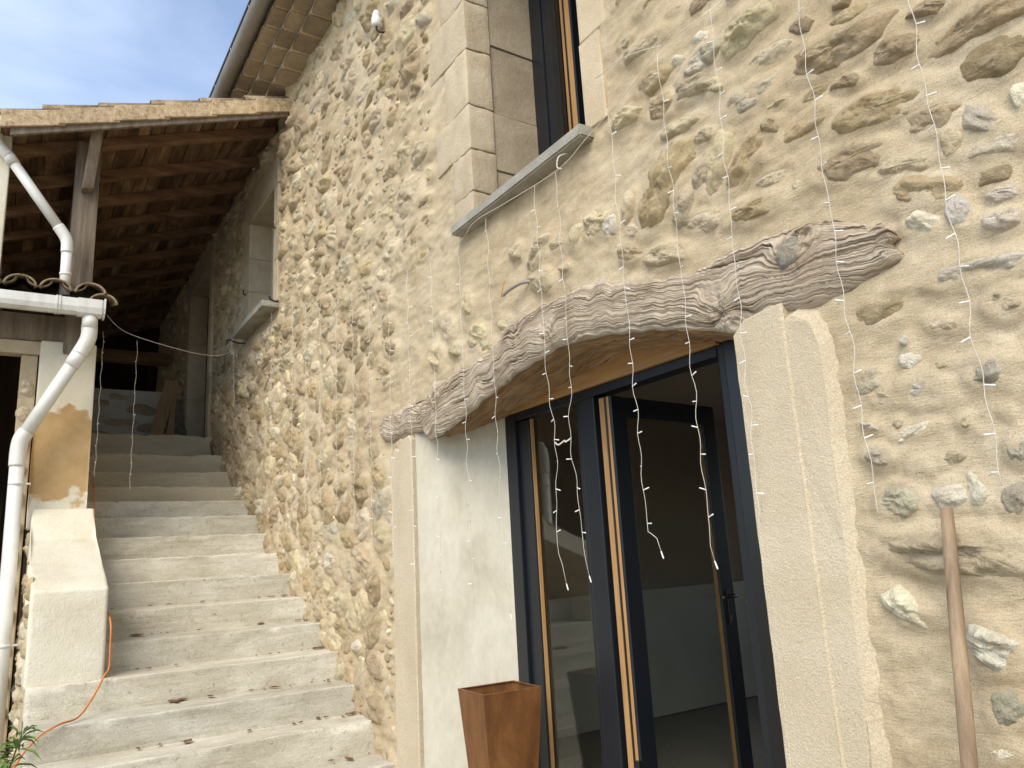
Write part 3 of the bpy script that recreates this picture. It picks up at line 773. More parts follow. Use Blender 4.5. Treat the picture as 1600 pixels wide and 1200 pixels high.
def lintel(name, xs, top, bot, label):
    ns = len(xs)
    nf, nso, nto = 170, 30, 8
    zt = np.interp(xs, top[:, 0], top[:, 1]) + (n2(xs * 22, xs * 0 + 3) - 0.5) * 0.022 + (n2(xs * 70, xs * 0 + 8) - 0.5) * 0.008
    zb = np.interp(xs, bot[:, 0], bot[:, 1]) + (n2(xs * 18, xs * 0 + 5) - 0.5) * 0.014
    back = zb + 0.09 * np.clip((-3.0 - xs) / 0.6, 0, 1)
    rows_y = []; rows_z = []; rows_p = []; rows_c = []
    endf = np.clip(np.minimum(xs - xs[0], xs[-1] - xs) / 0.02, 0, 1) ** 0.5
    bul = 0.016 + 0.034 * fbm(xs * 2.2, xs * 0 + 40, 3)
    for k in range(nso):                                   # underside, from the frame out to the face
        t = k / nso
        y = 0.40 * (1 - t) + (-0.02) * t
        z = back * (1 - t) + zb * t
        ph = y / 0.012 + 3 * fbm(xs * 3, xs * 0 + y * 9 + 60, 3)
        dz = (n2(xs * 3, ph) - 0.5) * 0.016 + (n2(xs * 5, ph * 2.4) - 0.5) * 0.012 + (fbm(xs * 9, xs * 0 + y * 14, 3) - 0.5) * 0.03
        rows_y.append(np.full(ns, y)); rows_z.append(z + dz + (0.010 * t ** 6)); rows_p.append(ph); rows_c.append(np.ones(ns))
    for k in range(nf + 1):
        t = k / nf
        z = zb + (zt - zb) * t
        mid = zb * 0.5 + zt * 0.5
        ph = (z - mid) / 0.0092 + 3.0 * (fbm(xs * 2.6 + 5, z * 5, 3) - 0.5) * 2 + 1.3 * (fbm(xs * 12, z * 16, 3, 0.6) - 0.5) * 2
        rag = np.zeros(ns)
        for (kx, kz, kr, ka) in KNOTS:
            d2 = ((xs - kx) ** 2 * 0.6 + (z - kz) ** 2) / kr ** 2
            ph = ph + ka * np.exp(-d2)
            rag = rag + np.exp(-d2 * 1.2)
        r1 = n2(xs * 2.2, ph); r2 = n2(xs * 5 + 9, ph * 2.1)
        c1 = np.abs(n2(xs * 1.5 + 31, ph * 0.85 + 7) - 0.5); c2 = np.abs(n2(xs * 2.2 + 3, ph * 1.7 + 70) - 0.47)
        mk = np.clip((n2(xs * 1.3 + 12, ph * 0.22 + 4) - 0.30) * 2.6, 0.0, 1.25); mk2 = np.clip((n2(xs * 2.7 + 2, ph * 0.4 + 14) - 0.25) * 2.2, 0.1, 1.2)
        crack = np.exp(-(c1 / 0.05) ** 2) * 0.013 * mk + np.exp(-(c2 / 0.06) ** 2) * 0.0055 * mk2
        rel = (r1 - 0.5) * 0.004 + (r2 - 0.5) * 0.0035 + (n2(xs * 9 + 3, ph * 3.1) - 0.5) * 0.0035 + (n2(xs * 14, ph * 4.3) - 0.5) * 0.003 + (fbm(xs * 7, z * 9, 3) - 0.5) * 0.016 - crack
        shade = 1 - 0.62 * np.minimum(mk, 1) * np.exp(-(c1 / 0.032) ** 2) - 0.2 * np.minimum(mk2, 1) * np.exp(-(c2 / 0.035) ** 2)   # dirt and shadow of the cracks, painted into the tint
        rel = rel + rag * (fbm(xs * 34, z * 34, 3) - 0.55) * 0.045
        edge = np.sqrt(np.clip(1 - abs(2 * t - 1) ** 3.2, 0, 1))
        y = -(bul * edge * (0.3 + 0.7 * endf) + rel * min(1, 12 * t + 0.2) * min(1, 12 * (1 - t) + 0.2)) + 0.012 * (1 - edge)
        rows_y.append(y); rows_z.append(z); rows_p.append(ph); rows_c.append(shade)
    for k in range(1, nto + 1):
        t = k / nto
        rows_y.append(np.full(ns, 0.012 + 0.1 * t)); rows_z.append(zt - 0.005 * t); rows_p.append(rows_p[nso + nf] + t); rows_c.append(np.ones(ns))
    Y = np.array(rows_y); Z = np.array(rows_z); Pp = np.array(rows_p); X = np.broadcast_to(xs, Y.shape)
    X = X.copy()
    X += np.clip((xs - xs[-1] + 0.15) / 0.15, 0, 1) * ((n2(Z * 26, Z * 0 + 2) - 0.6) * 0.11 + (n2(Z * 110, Z * 0 + 9) - 0.5) * 0.03)
    V = np.stack([X, Y, Z], -1).reshape(-1, 3)
    uv = np.stack([X * 2.6, Pp * 0.62], -1).reshape(-1, 2)
    nr = len(Y)
    i, j = np.meshgrid(np.arange(nr - 1), np.arange(ns - 1), indexing='ij')
    a = (i * ns + j).ravel()
    F = np.stack([a, a + 1, a + ns + 1, a + ns], -1)
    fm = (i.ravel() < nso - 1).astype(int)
    ring0 = np.arange(nr) * ns
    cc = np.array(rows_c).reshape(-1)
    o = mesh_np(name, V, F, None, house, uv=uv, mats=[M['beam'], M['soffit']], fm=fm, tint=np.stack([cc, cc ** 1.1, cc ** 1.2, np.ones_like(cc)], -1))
    # ragged ends
    for col in (0, ns - 1):
        pass
    o['label'] = label
    return o
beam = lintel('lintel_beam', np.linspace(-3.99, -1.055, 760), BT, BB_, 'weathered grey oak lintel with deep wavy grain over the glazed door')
KN2 = KNOTS; KNOTS = [(-4.3, 2.35, 0.06, 5.0), (-4.05, 2.36, 0.05, 4.0)]
BT2 = np.array([(-4.58, 2.38), (-4.5, 2.445), (-4.35, 2.44), (-4.2, 2.425), (-4.05, 2.435), (-3.93, 2.44)])
BB2 = np.array([(-4.58, 2.31), (-4.52, 2.25), (-4.4, 2.232), (-4.2, 2.255), (-4.05, 2.24), (-3.93, 2.23)])
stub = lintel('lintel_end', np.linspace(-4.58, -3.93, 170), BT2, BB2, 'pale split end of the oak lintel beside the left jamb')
# cement patch in the lintel
V, F, H, tint = stone_shape((-1.385, 2.372, 0.052, 0.05, 0.2, 'G'), 8, 28, np.random.default_rng(5))
V[:, 1] = V[:, 1] * 0.5 - 0.036
mesh_np('cement_patch', V, F, M['stone'], beam, tint=np.tile(np.array((0.30, 0.285, 0.24, 1)), (len(V), 1)))

# --- glazed door: frame
dr = group_node('glazed_door', house, (-2.8, 0.36, 0.12))
Y0 = 0.372
box('frame_post', -3.755, -3.60, Y0, Y0 + 0.09, 0.121, 2.36, M['alu'], dr, 0.004)
box('sash_stile', -3.598, -3.49, Y0 + 0.02, Y0 + 0.085, 0.20, 2.245, M['alu'], dr, 0.006)
box('mullion', -3.005, -2.885, Y0, Y0 + 0.09, 0.121, 2.25, M['alu'], dr, 0.006)
box('sash_stile', -3.06, -3.008, Y0 + 0.025, Y0 + 0.085, 0.20, 2.245, M['alu'], dr, 0.006)
box('frame_post', -2.075, -1.86, Y0, Y0 + 0.09, 0.121, 2.36, M['alu'], dr, 0.006)
box('frame_lip', -2.015, -1.87, Y0 - 0.03, Y0 - 0.002, 0.121, 2.30, M['gasket'], dr, 0.004)
box('head_rail', -3.598, -2.078, Y0 + 0.002, Y0 + 0.088, 2.25, 2.36, M['alu'], dr, 0.004)
box('bottom_rail', -3.598, -3.008, Y0 + 0.005, Y0 + 0.085, 0.121, 0.198, M['alu'], dr, 0.004)
box('sill_rail', -2.883, -2.078, Y0 + 0.005, Y0 + 0.085, 0.121, 0.145, M['alu'], dr, 0.003)
box('oak_packer', -3.62, -2.05, Y0 - 0.028, Y0 - 0.003, 2.292, 2.45, M['oakh'], dr, 0.003)
box('glazing_bead', -3.489, -3.481, Y0 + 0.03, Y0 + 0.05, 0.20, 2.245, M['oak'], dr)
box('pane', -3.49, -3.06, Y0 + 0.048, Y0 + 0.054, 0.20, 2.246, M['glass'], dr)

# --- glazed door: the leaf, swung inwards on its hinge by the mullion
lf = group_node('door_leaf', house, (-2.78, 0.40, 0.15))
LW, LT = 0.78, 0.085
LROT = Matrix.Rotation(rad(95.0), 4, 'Z')
LORG = Vector((-2.775, 0.392, 0))
def leaf_box(name, u0, u1, w0, w1, z0, z1, m, bevel=0.003):
    """u along the leaf from the hinge, w through its thickness from the outside face"""
    bm = bmesh.new()
    hexa(bm, [(u0, w0, z0), (u1, w0, z0), (u1, w1, z0), (u0, w1, z0), (u0, w0, z1), (u1, w0, z1), (u1, w1, z1), (u0, w1, z1)])
    for v in bm.verts: v.co = (LROT @ v.co) + LORG
    return from_bm(name, bm, m, lf, False, None, bevel)
zb, zt = 0.155, 2.232
st = 0.10
leaf_box('stile_cladding', 0.0, st, 0.0, 0.018, zb, zt, M['alu'])
leaf_box('stile_cladding', LW - st, LW, 0.0, 0.018, zb, zt, M['alu'])
leaf_box('rail_cladding', st, LW - st, 0.001, 0.018, zt - st, zt, M['alu'])
leaf_box('rail_cladding', st, LW - st, 0.001, 0.018, zb, zb + st, M['alu'])
leaf_box('oak_stile', 0.0, st - 0.01, 0.019, LT, zb, zt, M['oak'])
leaf_box('oak_stile', LW - st + 0.055, LW, 0.019, LT, zb, zt, M['oak'])
leaf_box('oak_rail', st - 0.01, LW - st + 0.01, 0.020, LT - 0.001, zt - st + 0.01, zt, M['oak'])
leaf_box('oak_rail', st - 0.01, LW - st + 0.01, 0.020, LT - 0.001, zb, zb + st - 0.01, M['oak'])
leaf_box('gasket', -0.006, -0.001, 0.035, 0.045, zb, zt, M['gasket'], 0.001)
leaf_box('pane', st, LW - st, 0.012, 0.017, zb + st, zt - st, M['glass'], 0.0)
leaf_box('handle_plate', LW - 0.062, LW - 0.038, -0.006, 0.0, 1.10, 1.28, M['metal'])
leaf_box('lock_cylinder', LW - 0.058, LW - 0.042, -0.014, -0.006, 1.12, 1.15, M['metal'])
hp = [LROT @ Vector(p) + LORG for p in ((LW - 0.05, 0.0, 1.245), (LW - 0.05, -0.045, 1.245), (LW - 0.06, -0.055, 1.245), (LW - 0.17, -0.055, 1.242))]
tube('handle', hp, 0.0095, M['metal'], lf, 10)
box('hinge', -2.8, -2.775, Y0 + 0.005, Y0 + 0.02, 0.5, 0.6, M['metal'], dr)

# --- upper window
uw = group_node('upper_window', house, (-2.8, 0.2, 3.3))
ZJ = [3.29, 3.455, 3.712, 3.983, 4.34, 4.66, 4.98, 5.26]
LEFTS = [-3.52, -3.505, -3.705, -3.555, -3.735, -3.59, -3.73]
for k in range(7):
    z0, z1 = ZJ[k] + 0.004, ZJ[k + 1] - 0.004
    xl = LEFTS[k]
    bm = bmesh.new()
    j = [random.uniform(-0.012, 0.012) for _ in range(8)]
    hexa(bm, [(xl + j[0], -0.012, z0 + j[1]), (-3.295 + j[2] * .4, -0.016, z0), (-3.297, 0.15, z0), (xl, 0.15, z0),
              (xl + j[3], -0.012, z1 + j[4]), (-3.295 + j[5] * .4, -0.016, z1), (-3.297, 0.15, z1), (xl, 0.15, z1)])
    bmesh.ops.bevel(bm, geom=list(bm.edges), offset=0.005, segments=2, affect='EDGES', profile=0.55)
    bmesh.ops.subdivide_edges(bm, edges=[e for e in bm.edges if e.calc_length() > 0.05], cuts=4, use_grid_fill=True)
    for v in bm.verts:
        q = fbm(v.co.x * 17 + v.co.y * 13, v.co.z * 17 + v.co.y * 11, 3) - 0.5
        q2 = fbm(v.co.x * 50, v.co.z * 50 + v.co.y * 40, 2) - 0.5
        v.co += Vector((0.016 * float(q) + 0.006 * float(q2), -0.020 * float(q) - 0.008 * float(q2), 0.008 * float(q2)))
    from_bm('quoin', bm, M['quoin'], uw, True)
zz = [3.29, 3.62, 3.98, 4.42, 4.86, 5.26]
for k in range(5):
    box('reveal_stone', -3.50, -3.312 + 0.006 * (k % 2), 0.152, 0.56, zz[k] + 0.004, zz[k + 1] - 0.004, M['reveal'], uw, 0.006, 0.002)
zz = [3.29, 3.72, 4.30, 4.80, 5.26]
for k in range(4):
    box('quoin', -2.332 + 0.008 * (k % 2), -2.19 + 0.04 * (k % 2), -0.006, 0.40, zz[k] + 0.001, zz[k + 1] - 0.001, M['quoinr'], uw, 0.006, 0.002)
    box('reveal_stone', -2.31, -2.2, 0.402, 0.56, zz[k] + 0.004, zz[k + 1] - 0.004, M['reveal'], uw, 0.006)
box('head_stone', -3.7, -2.0, -0.02, 0.56, 5.262, 5.55, M['quoin'], uw, 0.012)
# sill slab
bm = bmesh.new()
hexa(bm, [(-3.455, -0.075, 3.238), (-2.287, -0.075, 3.238), (-2.287, 0.10, 3.238), (-3.455, 0.10, 3.238), (-3.455, -0.075, 3.298), (-2.287, -0.075, 3.298), (-2.287, 0.10, 3.306), (-3.455, 0.10, 3.306)])
bmesh.ops.bevel(bm, geom=list(bm.edges), offset=0.008, segments=2, affect='EDGES')
bmesh.ops.subdivide_edges(bm, edges=[e for e in bm.edges if e.calc_length() > 0.4], cuts=24)
for v in bm.verts:
    q = n2(v.co.x * 9, v.co.z * 40 + v.co.y * 30) - 0.5
    v.co.z += 0.006 * float(q); v.co.y += 0.008 * float(q)
from_bm('sill', bm, M['slate'], uw, False)
box('sill_bed', -3.31, -2.32, 0.101, 0.56, 3.2, 3.295, M['slate'], uw)
WY = 0.455
box('frame_post', -3.31, -3.20, WY, WY + 0.08, 3.297, 5.25, M['alu'], uw, 0.004)
box('sash_stile', -3.198, -3.10, WY + 0.012, WY + 0.08, 3.33, 5.25, M['alu'], uw, 0.006)
box('mullion', -3.098, -3.05, WY - 0.004, WY + 0.08, 3.297, 5.25, M['gasket'], uw, 0.003)
box('frame_bottom', -3.05, -2.32, WY, WY + 0.08, 3.297, 3.345, M['alu'], uw, 0.004)
box('leaf_edge_cladding', -2.962, -2.945, WY + 0.03, WY + 0.70, 3.36, 5.2, M['alu'], uw, 0.003)
box('leaf_edge_oak', -3.045, -2.964, WY + 0.03, WY + 0.70, 3.36, 5.2, M['oak'], uw, 0.003)
box('leaf_gasket', -3.012, -3.004, WY + 0.022, WY + 0.029, 3.36, 5.2, M['gasket'], uw)

# --- small window under the porch roof
sw = group_node('small_window', house, (-7.5, 0.1, 4))
box('head_stone', -8.22, -6.94, -0.035, 0.3, 5.205, 5.52, M['quoin'], sw, 0.012, 0.004)
for (xa, xb, mm) in ((-8.2, -8.005, 'a'), (-7.095, -6.95, 'b')):
    zz = [3.99, 4.42, 4.80, 5.203]
    for k in range(3):
        w = 0.05 * (k % 2)
        box('jamb_stone', xa - (w if mm == 'a' else 0), xb + (w if mm == 'b' else 0), -0.03, 0.34, zz[k] + 0.002, zz[k + 1] - 0.002, M['quoin'], sw, 0.010, 0.003)
box('sill', -8.17, -6.98, -0.16, 0.1, 3.925, 3.985, M['slate'], sw, 0.008)
box('frame_post', -8.0, -7.93, 0.2, 0.27, 3.99, 5.2, M['lowwall'], sw, 0.004)
box('frame_post', -7.17, -7.1, 0.2, 0.27, 3.99, 5.2, M['lowwall'], sw, 0.004)
box('frame_head', -7.93, -7.17, 0.2, 0.27, 5.12, 5.2, M['lowwall'], sw, 0.004)
box('frame_foot', -7.93, -7.17, 0.2, 0.27, 3.99, 4.06, M['lowwall'], sw, 0.004)
box('glazing_bar', -7.57, -7.53, 0.205, 0.265, 4.06, 5.12, M['lowwall'], sw, 0.003)
box('pane', -7.93, -7.17, 0.232, 0.238, 4.06, 5.12, M['glass'], sw)
for x, z in ((-8.12, 4.42), (-7.02, 4.75), (-8.14, 4.03)):
    tube('shutter_pin', [(x, 0.0, z), (x, -0.055, z), (x, -0.06, z + 0.05)], 0.008, M['iron'], sw, 6)
tube('shutter_catch', smooth_path([(-8.2, 0, 3.9), (-8.22, -0.09, 3.9), (-8.24, -0.16, 3.93), (-8.2, -0.2, 3.9)], 4), 0.008, M['iron'], sw, 6)
tube('shutter_catch', smooth_path([(-6.93, 0, 3.96), (-6.91, -0.09, 3.965), (-6.88, -0.12, 3.99)], 4), 0.008, M['iron'], sw, 6)

# --- door on the landing
ld = group_node('landing_door', house, (-10.6, 0.1, 3.14))
for xa, xb in ((-11.48, -11.295), (-10.005, -9.84)):
    zz = [3.13, 3.9, 4.7, 5.44]
    for k in range(3):
        box('jamb_stone', xa, xb, -0.04, 0.34, zz[k] + 0.002, zz[k + 1] - 0.002, M['quoin'], ld, 0.012, 0.003)
box('head_stone', -11.5, -9.82, -0.045, 0.34, 5.445, 5.70, M['quoin'], ld, 0.012, 0.003)
for k in range(6):
    box('door_board', -11.29 + k * 0.213, -11.08 + k * 0.213, 0.2, 0.24, 3.15, 5.44, M['darkwood'], ld, 0.003)

# --- eaves cornice of three tile rows, and zinc gutter
cor = group_node('tile_cornice', house, (-6, -0.2, 6.1))
TW = 0.27
def cornice_tile_mesh():
    V = []; F = []
    n = 10
    for s, (y, r_) in enumerate(((0.0, 0.0), (1.0, 0.0))):
        for i in range(n + 1):
            a = math.pi * i / n
            V.append((-math.cos(a) * 0.118, -y * 0.20, math.sin(a) * 0.055))
        for i in range(n + 1):
            a = math.pi * i / n
            V.append((-math.cos(a) * 0.105, -y * 0.20, math.sin(a) * 0.043 - 0.002))
    k = n + 1
    for i in range(n):
        F.append((i, i + 1, 2 * k + i + 1, 2 * k + i)); F.append((k + i, 3 * k + i, 3 * k + i + 1, k + i + 1))
        F.append((2 * k + i, 2 * k + i + 1, 3 * k + i + 1, 3 * k + i))
    F.append((0, 2 * k, 3 * k, k)); F.append((n, k + n, 3 * k + n, 2 * k + n))
    F.append((k, 3 * k, 3 * k + n, k + n))                     # mortar-filled underside
    me = bpy.data.meshes.new('tile')
    me.from_pydata(V, [], F); me.materials.append(M['gtile'])
    return me
ctm = cornice_tile_mesh()
for row in range(3):
    yb = -0.115 * row; zb_ = 5.99 + 0.088 * row
    prism('cornice_bed', [(0.05, zb_ + 0.006), (yb - 0.188, zb_ + 0.006), (yb - 0.19, zb_ + 0.082), (0.05, zb_ + 0.086)], 'x', -10.0, 3.0, M['mortar'], cor)
    box('cornice_back', -10.0, 3.0, yb - 0.02, 0.04, zb_ - 0.03, zb_ + 0.004, M['mortar'], cor)
    for k in range(34):
        x = -9.9 + k * TW + (TW / 2 if row % 2 else 0) 
        if x > -1.2: continue
        link(bpy.data.objects.new('tile', ctm), cor, (x + random.uniform(-0.008, 0.008), yb - 0.005, zb_ + random.uniform(-0.004, 0.004)))
prof = []
for i in range(15):
    a = math.pi * i / 14
    prof.append((-0.51 - math.cos(a) * 0.075, 6.285 - math.sin(a) * 0.075))
for i in range(15):
    a = math.pi * (14 - i) / 14
    prof.append((-0.51 - math.cos(a) * 0.070, 6.290 - math.sin(a) * 0.070))
gut = thing('zinc_gutter', (-5, -0.5, 6.25), 'weathered half-round zinc gutter along the tiled eaves of the tall facade', 'gutter')
prism('channel', prof, 'x', -10.0, 3.0, M['zinc'], gut, smooth=False)
for x in (-9.2, -8.55, -7.9, -7.25, -6.6, -5.95, -5.3, -4.6, -3.9):
    pts = [(x, -0.51 - math.cos(math.pi * i / 10) * 0.078, 6.286 - math.sin(math.pi * i / 10) * 0.078) for i in range(11)]
    tube('bracket', pts, 0.006, M['zinc'], gut, 5)
tube('bead', [(-10, -0.588, 6.287), (3, -0.588, 6.287)], 0.010, M['metal'], gut, 6)
# main roof above (its edge just over the gutter)
bm = bmesh.new()
hexa(bm, [(-10, -0.46, 6.30), (3, -0.46, 6.30), (3, 4.6, 7.6), (-10, 4.6, 7.6), (-10, -0.46, 6.36), (3, -0.46, 6.36), (3, 4.6, 7.66), (-10, 4.6, 7.66)])
from_bm('roof', bm, M['ctile'], house)

# ------------------------------------------------------------------ staircase
SX = [-9.8, -9.09, -8.70, -8.30, -7.92, -7.60, -7.24, -6.89, -6.51, -6.14, -5.76, -5.42, -5.10, -4.79, -4.47, -4.15]
SZ = [3.138, 2.804, 2.566, 2.370, 2.192, 2.024, 1.835, 1.65, 1.468, 1.284, 1.104, 0.922, 0.74, 0.562, 0.372, 0.188]
stair = thing('staircase', (-6.5, -0.8, 0), 'outdoor staircase of grey concrete steps climbing along the stone facade', 'staircase')
def step(i):
    x1 = SX[i]; z1 = SZ[i]
    x0 = (SX[i - 1] - 0.12) if i else -14.4
    z0 = (SZ[i + 1] - 0.10) if i + 1 < len(SZ) else -0.05
    y0 = -1.455 if i < 11 else -1.855
    ny = 64; stone_ = i < 4
    ys = np.linspace(y0, 0.03, ny)
    amp = 0.012 if stone_ else 0.0045
    # cross-section from the foot of the riser over the nosing to the back of the tread
    r_ = 0.014 if stone_ else 0.008
    prof = [(x1 - 0.02, z0)] + [(x1 - 0.004, z0 + (z1 - r_ - z0) * t) for t in np.linspace(0.0, 0.95, 9)] + \
           [(x1, z1 - r_), (x1 - r_ * 0.3, z1 - r_ * 0.3), (x1 - r_, z1)] + [(x1 - r_ + (x0 - x1 + r_) * t, z1 - 0.004 * (1 - t)) for t in np.linspace(0.08, 1, 9)]
    prof = np.array(prof); n = len(prof)
    V = np.zeros((ny, n, 3)); 
    V[:, :, 0] = prof[None, :, 0]; V[:, :, 2] = prof[None, :, 1]; V[:, :, 1] = ys[:, None]
    s = i * 13.7
    q = fbm(ys[:, None] * 3.5 + s, prof[None, :, 1] * 6 + s + prof[None, :, 0] * 5, 4) - 0.5
    q2 = fbm(ys[:, None] * 14 + s, prof[None, :, 1] * 22 + prof[None, :, 0] * 18, 3) - 0.5
    V[:, :, 0] += q * amp * 2.2 + q2 * amp; V[:, 10:, 2] += (q * amp * 1.6 + q2 * amp * 0.8)[:, 10:]
    chip = np.clip(n2(ys * 11 + s, ys * 0 + s) - 0.62, 0, 1) * 0.055 + np.clip(n2(ys * 30 + s, ys * 0 + s) - 0.7, 0, 1) * 0.03       # bitten arris
    V[:, 10:13, 0] -= chip[:, None]; V[:, 10:13, 2] -= chip[:, None] * 0.7
    V = V.reshape(-1, 3)
    a, b = np.meshgrid(np.arange(ny - 1), np.arange(n - 1), indexing='ij')
    k = (a * n + b).ravel()
    F = np.stack([k, k + n, k + n + 1, k + 1], -1)
    o = mesh_np('step', V, F[:, ::-1], M['stonestep'] if stone_ else M['concrete'], stair, smooth=True)
    me = o.data
    bm = bmesh.new(); bm.from_mesh(me)
    bm.verts.ensure_lookup_table()
    allv = list(bm.verts)
    for e in (0, ny - 1):
        vs = [allv[e * n + j] for j in range(n)]
        c = bm.verts.new((x0, ys[e], z0))
        for j in range(n - 1):
            bm.faces.new([vs[j], vs[j + 1], c])
    bmesh.ops.recalc_face_normals(bm, faces=bm.faces)
    bm.to_mesh(me); bm.free()
    for p in me.polygons: p.use_smooth = True
    return o
for i in range(len(SX)): step(i)

# fallen leaves and grit lying on the treads
VV = []; FF = []
for _ in range(90):
    i = random.choice([9, 10, 10, 11, 11, 12, 12, 13, 13, 14])
    y = random.uniform(-1.4, -0.05) if random.random() < 0.7 else -0.06 + random.gauss(0, 0.03)
    back = SX[i - 1]
    x = back + abs(random.gauss(0, 0.05)) + 0.012
    if x > SX[i] - 0.03: continue
    z = SZ[i] + 0.004; a = random.uniform(0, 6.28)
    l = random.uniform(0.006, 0.032) if random.random() < 0.85 else 0.05; w = l * random.uniform(0.3, 0.6)
    c, s = math.cos(a), math.sin(a)
    b = len(VV)
    for (u, v, h) in ((-l, 0, 0.003), (0, -w, 0.001), (l, 0, 0.006), (0, w, 0.001), (0, 0, 0.009)):
        VV.append((x + u * c - v * s, y + u * s + v * c, z + h + l * 0.1))
    for q in ((0, 1, 4), (1, 2, 4), (2, 3, 4), (3, 0, 4)): FF.append(tuple(b + t for t in q))
tag(mesh_np('fallen_leaves', VV, FF, M['dryleaf']), 'dry brown leaf bits lying on the concrete steps', 'leaves', kind='stuff')

# ------------------------------------------------------------------ parapet and pillar left of the stairs
par = thing('stair_parapet', (-6.3, -1.66, 0), 'cream rendered parapet block with sloping top rising into an ochre patched pillar', 'parapet')
def extr(name, prof, y0, y1, m, parent, bev=0.02, sub=4, amp=0.006):
    bm = bmesh.new()
    A = [bm.verts.new((p[0], y0, p[1])) for p in prof]; Bv = [bm.verts.new((p[0], y1, p[1])) for p in prof]
    n = len(prof)
    bm.faces.new(A); bm.faces.new(Bv[::-1])
    for i in range(n): bm.faces.new([A[i], Bv[i], Bv[(i + 1) % n], A[(i + 1) % n]])
    bmesh.ops.bevel(bm, geom=list(bm.edges), offset=bev, segments=3, affect='EDGES', profile=0.6)
    bmesh.ops.subdivide_edges(bm, edges=[e for e in bm.edges if e.calc_length() > 0.2], cuts=sub, use_grid_fill=True)
    bmesh.ops.triangulate(bm, faces=[f for f in bm.faces if len(f.verts) > 4])
    for v in bm.verts:
        q = fbm(v.co.x * 6 + v.co.y * 5, v.co.z * 6 + v.co.y * 4, 3) - 0.5
        v.co.x += amp * 2 * float(q); v.co.y += amp * float(q); v.co.z += amp * float(q)
    return from_bm(name, bm, m, parent, True)
extr('sloping_block', [(-5.49, 0.90), (-5.50, 1.455), (-6.60, 1.80), (-6.86, 2.05), (-7.3, 2.05), (-7.3, 0.8)], -1.865, -1.452, M['parapet'], par, 0.022)
extr('pillar', [(-6.90, 1.9), (-6.955, 2.16), (-6.965, 3.40), (-7.36, 3.40), (-7.36, 1.9)], -1.895, -1.50, M['pillar'], par, 0.02)
# rough stone flank of the stairs
V_ = []
fl = thing('stair_flank', (-6.5, -1.9, 0), 'rough stone side of the stairs behind the white downpipe', 'wall')
box('flank_core', -14.4, -5.52, -1.86, -1.57, -0.1, 0.93, M['mortar'], fl)
box('flank_core', -14.4, -7.37, -1.60, -1.47, 0.9, 3.15, M['mortar'], fl)
for k in range(60):
    x = random.uniform(-7.2, -5.53); z = random.uniform(0.1, 1.40 + (-5.5 - x) * 0.3)
    a = random.uniform(0.04, 0.10); b = a * random.uniform(0.5, 0.8)
    V, F, H, tint = stone_shape((x, z, a, b, random.gauss(0, 0.2), random.choice('TCCH')), 4, 14, np.random.default_rng(k))
    V = np.stack([V[:, 0], -1.868 + V[:, 1] * 0.9, V[:, 2]], -1)
    mesh_np('stone', V, F, M['stone'], fl, loc=(x, -1.868, z), tint=np.tile(tint, (len(V), 1)))

# ------------------------------------------------------------------ landing: low wall, planks
lw = thing('landing_wall', (-12, -0.7, 3.14), 'low whitewashed wall with bare stones at the back of the landing', 'wall')
box('wall', -12.2, -12.0, -1.46, -0.04, 3.14, 4.14, M['lowwall'], lw, 0.01)
rs = np.random.default_rng(3)
for (y, z, a, b) in ((-0.52, 3.86, 0.21, 0.085), (-0.80, 3.66, 0.22, 0.06), (-1.02, 3.47, 0.17, 0.06), (-0.42, 3.60, 0.19, 0.075), (-0.16, 3.93, 0.15, 0.09), (-0.18, 3.52, 0.16, 0.07), (-1.08, 3.92, 0.16, 0.05), (-0.80, 4.03, 0.14, 0.045), (-0.62, 3.42, 0.16, 0.06), (-1.28, 3.70, 0.13, 0.06), (-0.15, 3.72, 0.10, 0.06), (-1.3, 3.4, 0.12, 0.06)):
    V, F, H, tint = stone_shape((y, z, a, b, 0.0, 'T'), 6, 26, rs)
    V = np.stack([-12.0 - V[:, 1] * 0.6 + 0.004, V[:, 0], V[:, 2]], -1)
    mesh_np('stone', V, F[:, ::-1], M['stone'], lw, loc=(-12, y, z), tint=np.tile(np.append(np.array((0.50, 0.42, 0.30)) * rs.uniform(0.75, 1.15), 1.0), (len(V), 1)))
def leaning(name, foot, head, w, th, label, m='plank'):
    f = Vector(foot); h = Vector(head); d = (h - f); L = d.length; d.normalize()
    side = Vector((0, 1, 0)); side = (side - d * side.dot(d)).normalized(); n = d.cross(side)
    bm = bmesh.new()
    P = []
    for l in (0, L):
        for (a, b) in ((-1, -1), (1, -1), (1, 1), (-1, 1)):
            P.append(f + d * l + side * (a * w / 2) + n * (b * th / 2))
    hexa(bm, P)
    return tag(from_bm(name, bm, M[m], None, False, None, 0.004), label, 'plank', 'planks leaning on the landing')
leaning('plank', (-11.35, -0.46, 3.16), (-11.78, -0.16, 4.26), 0.17, 0.03, 'brownish leftmost plank of those leaning on the landing')
leaning('plank', (-11.22, -0.27, 3.16), (-11.72, -0.08, 4.17), 0.10, 0.04, 'pale plank leaning between a brownish plank and a wide short board')
leaning('plank', (-11.12, -0.13, 3.16), (-11.6, -0.05, 3.95), 0.16, 0.03, 'dark wide short board leaning nearest the landing doorway', 'post')

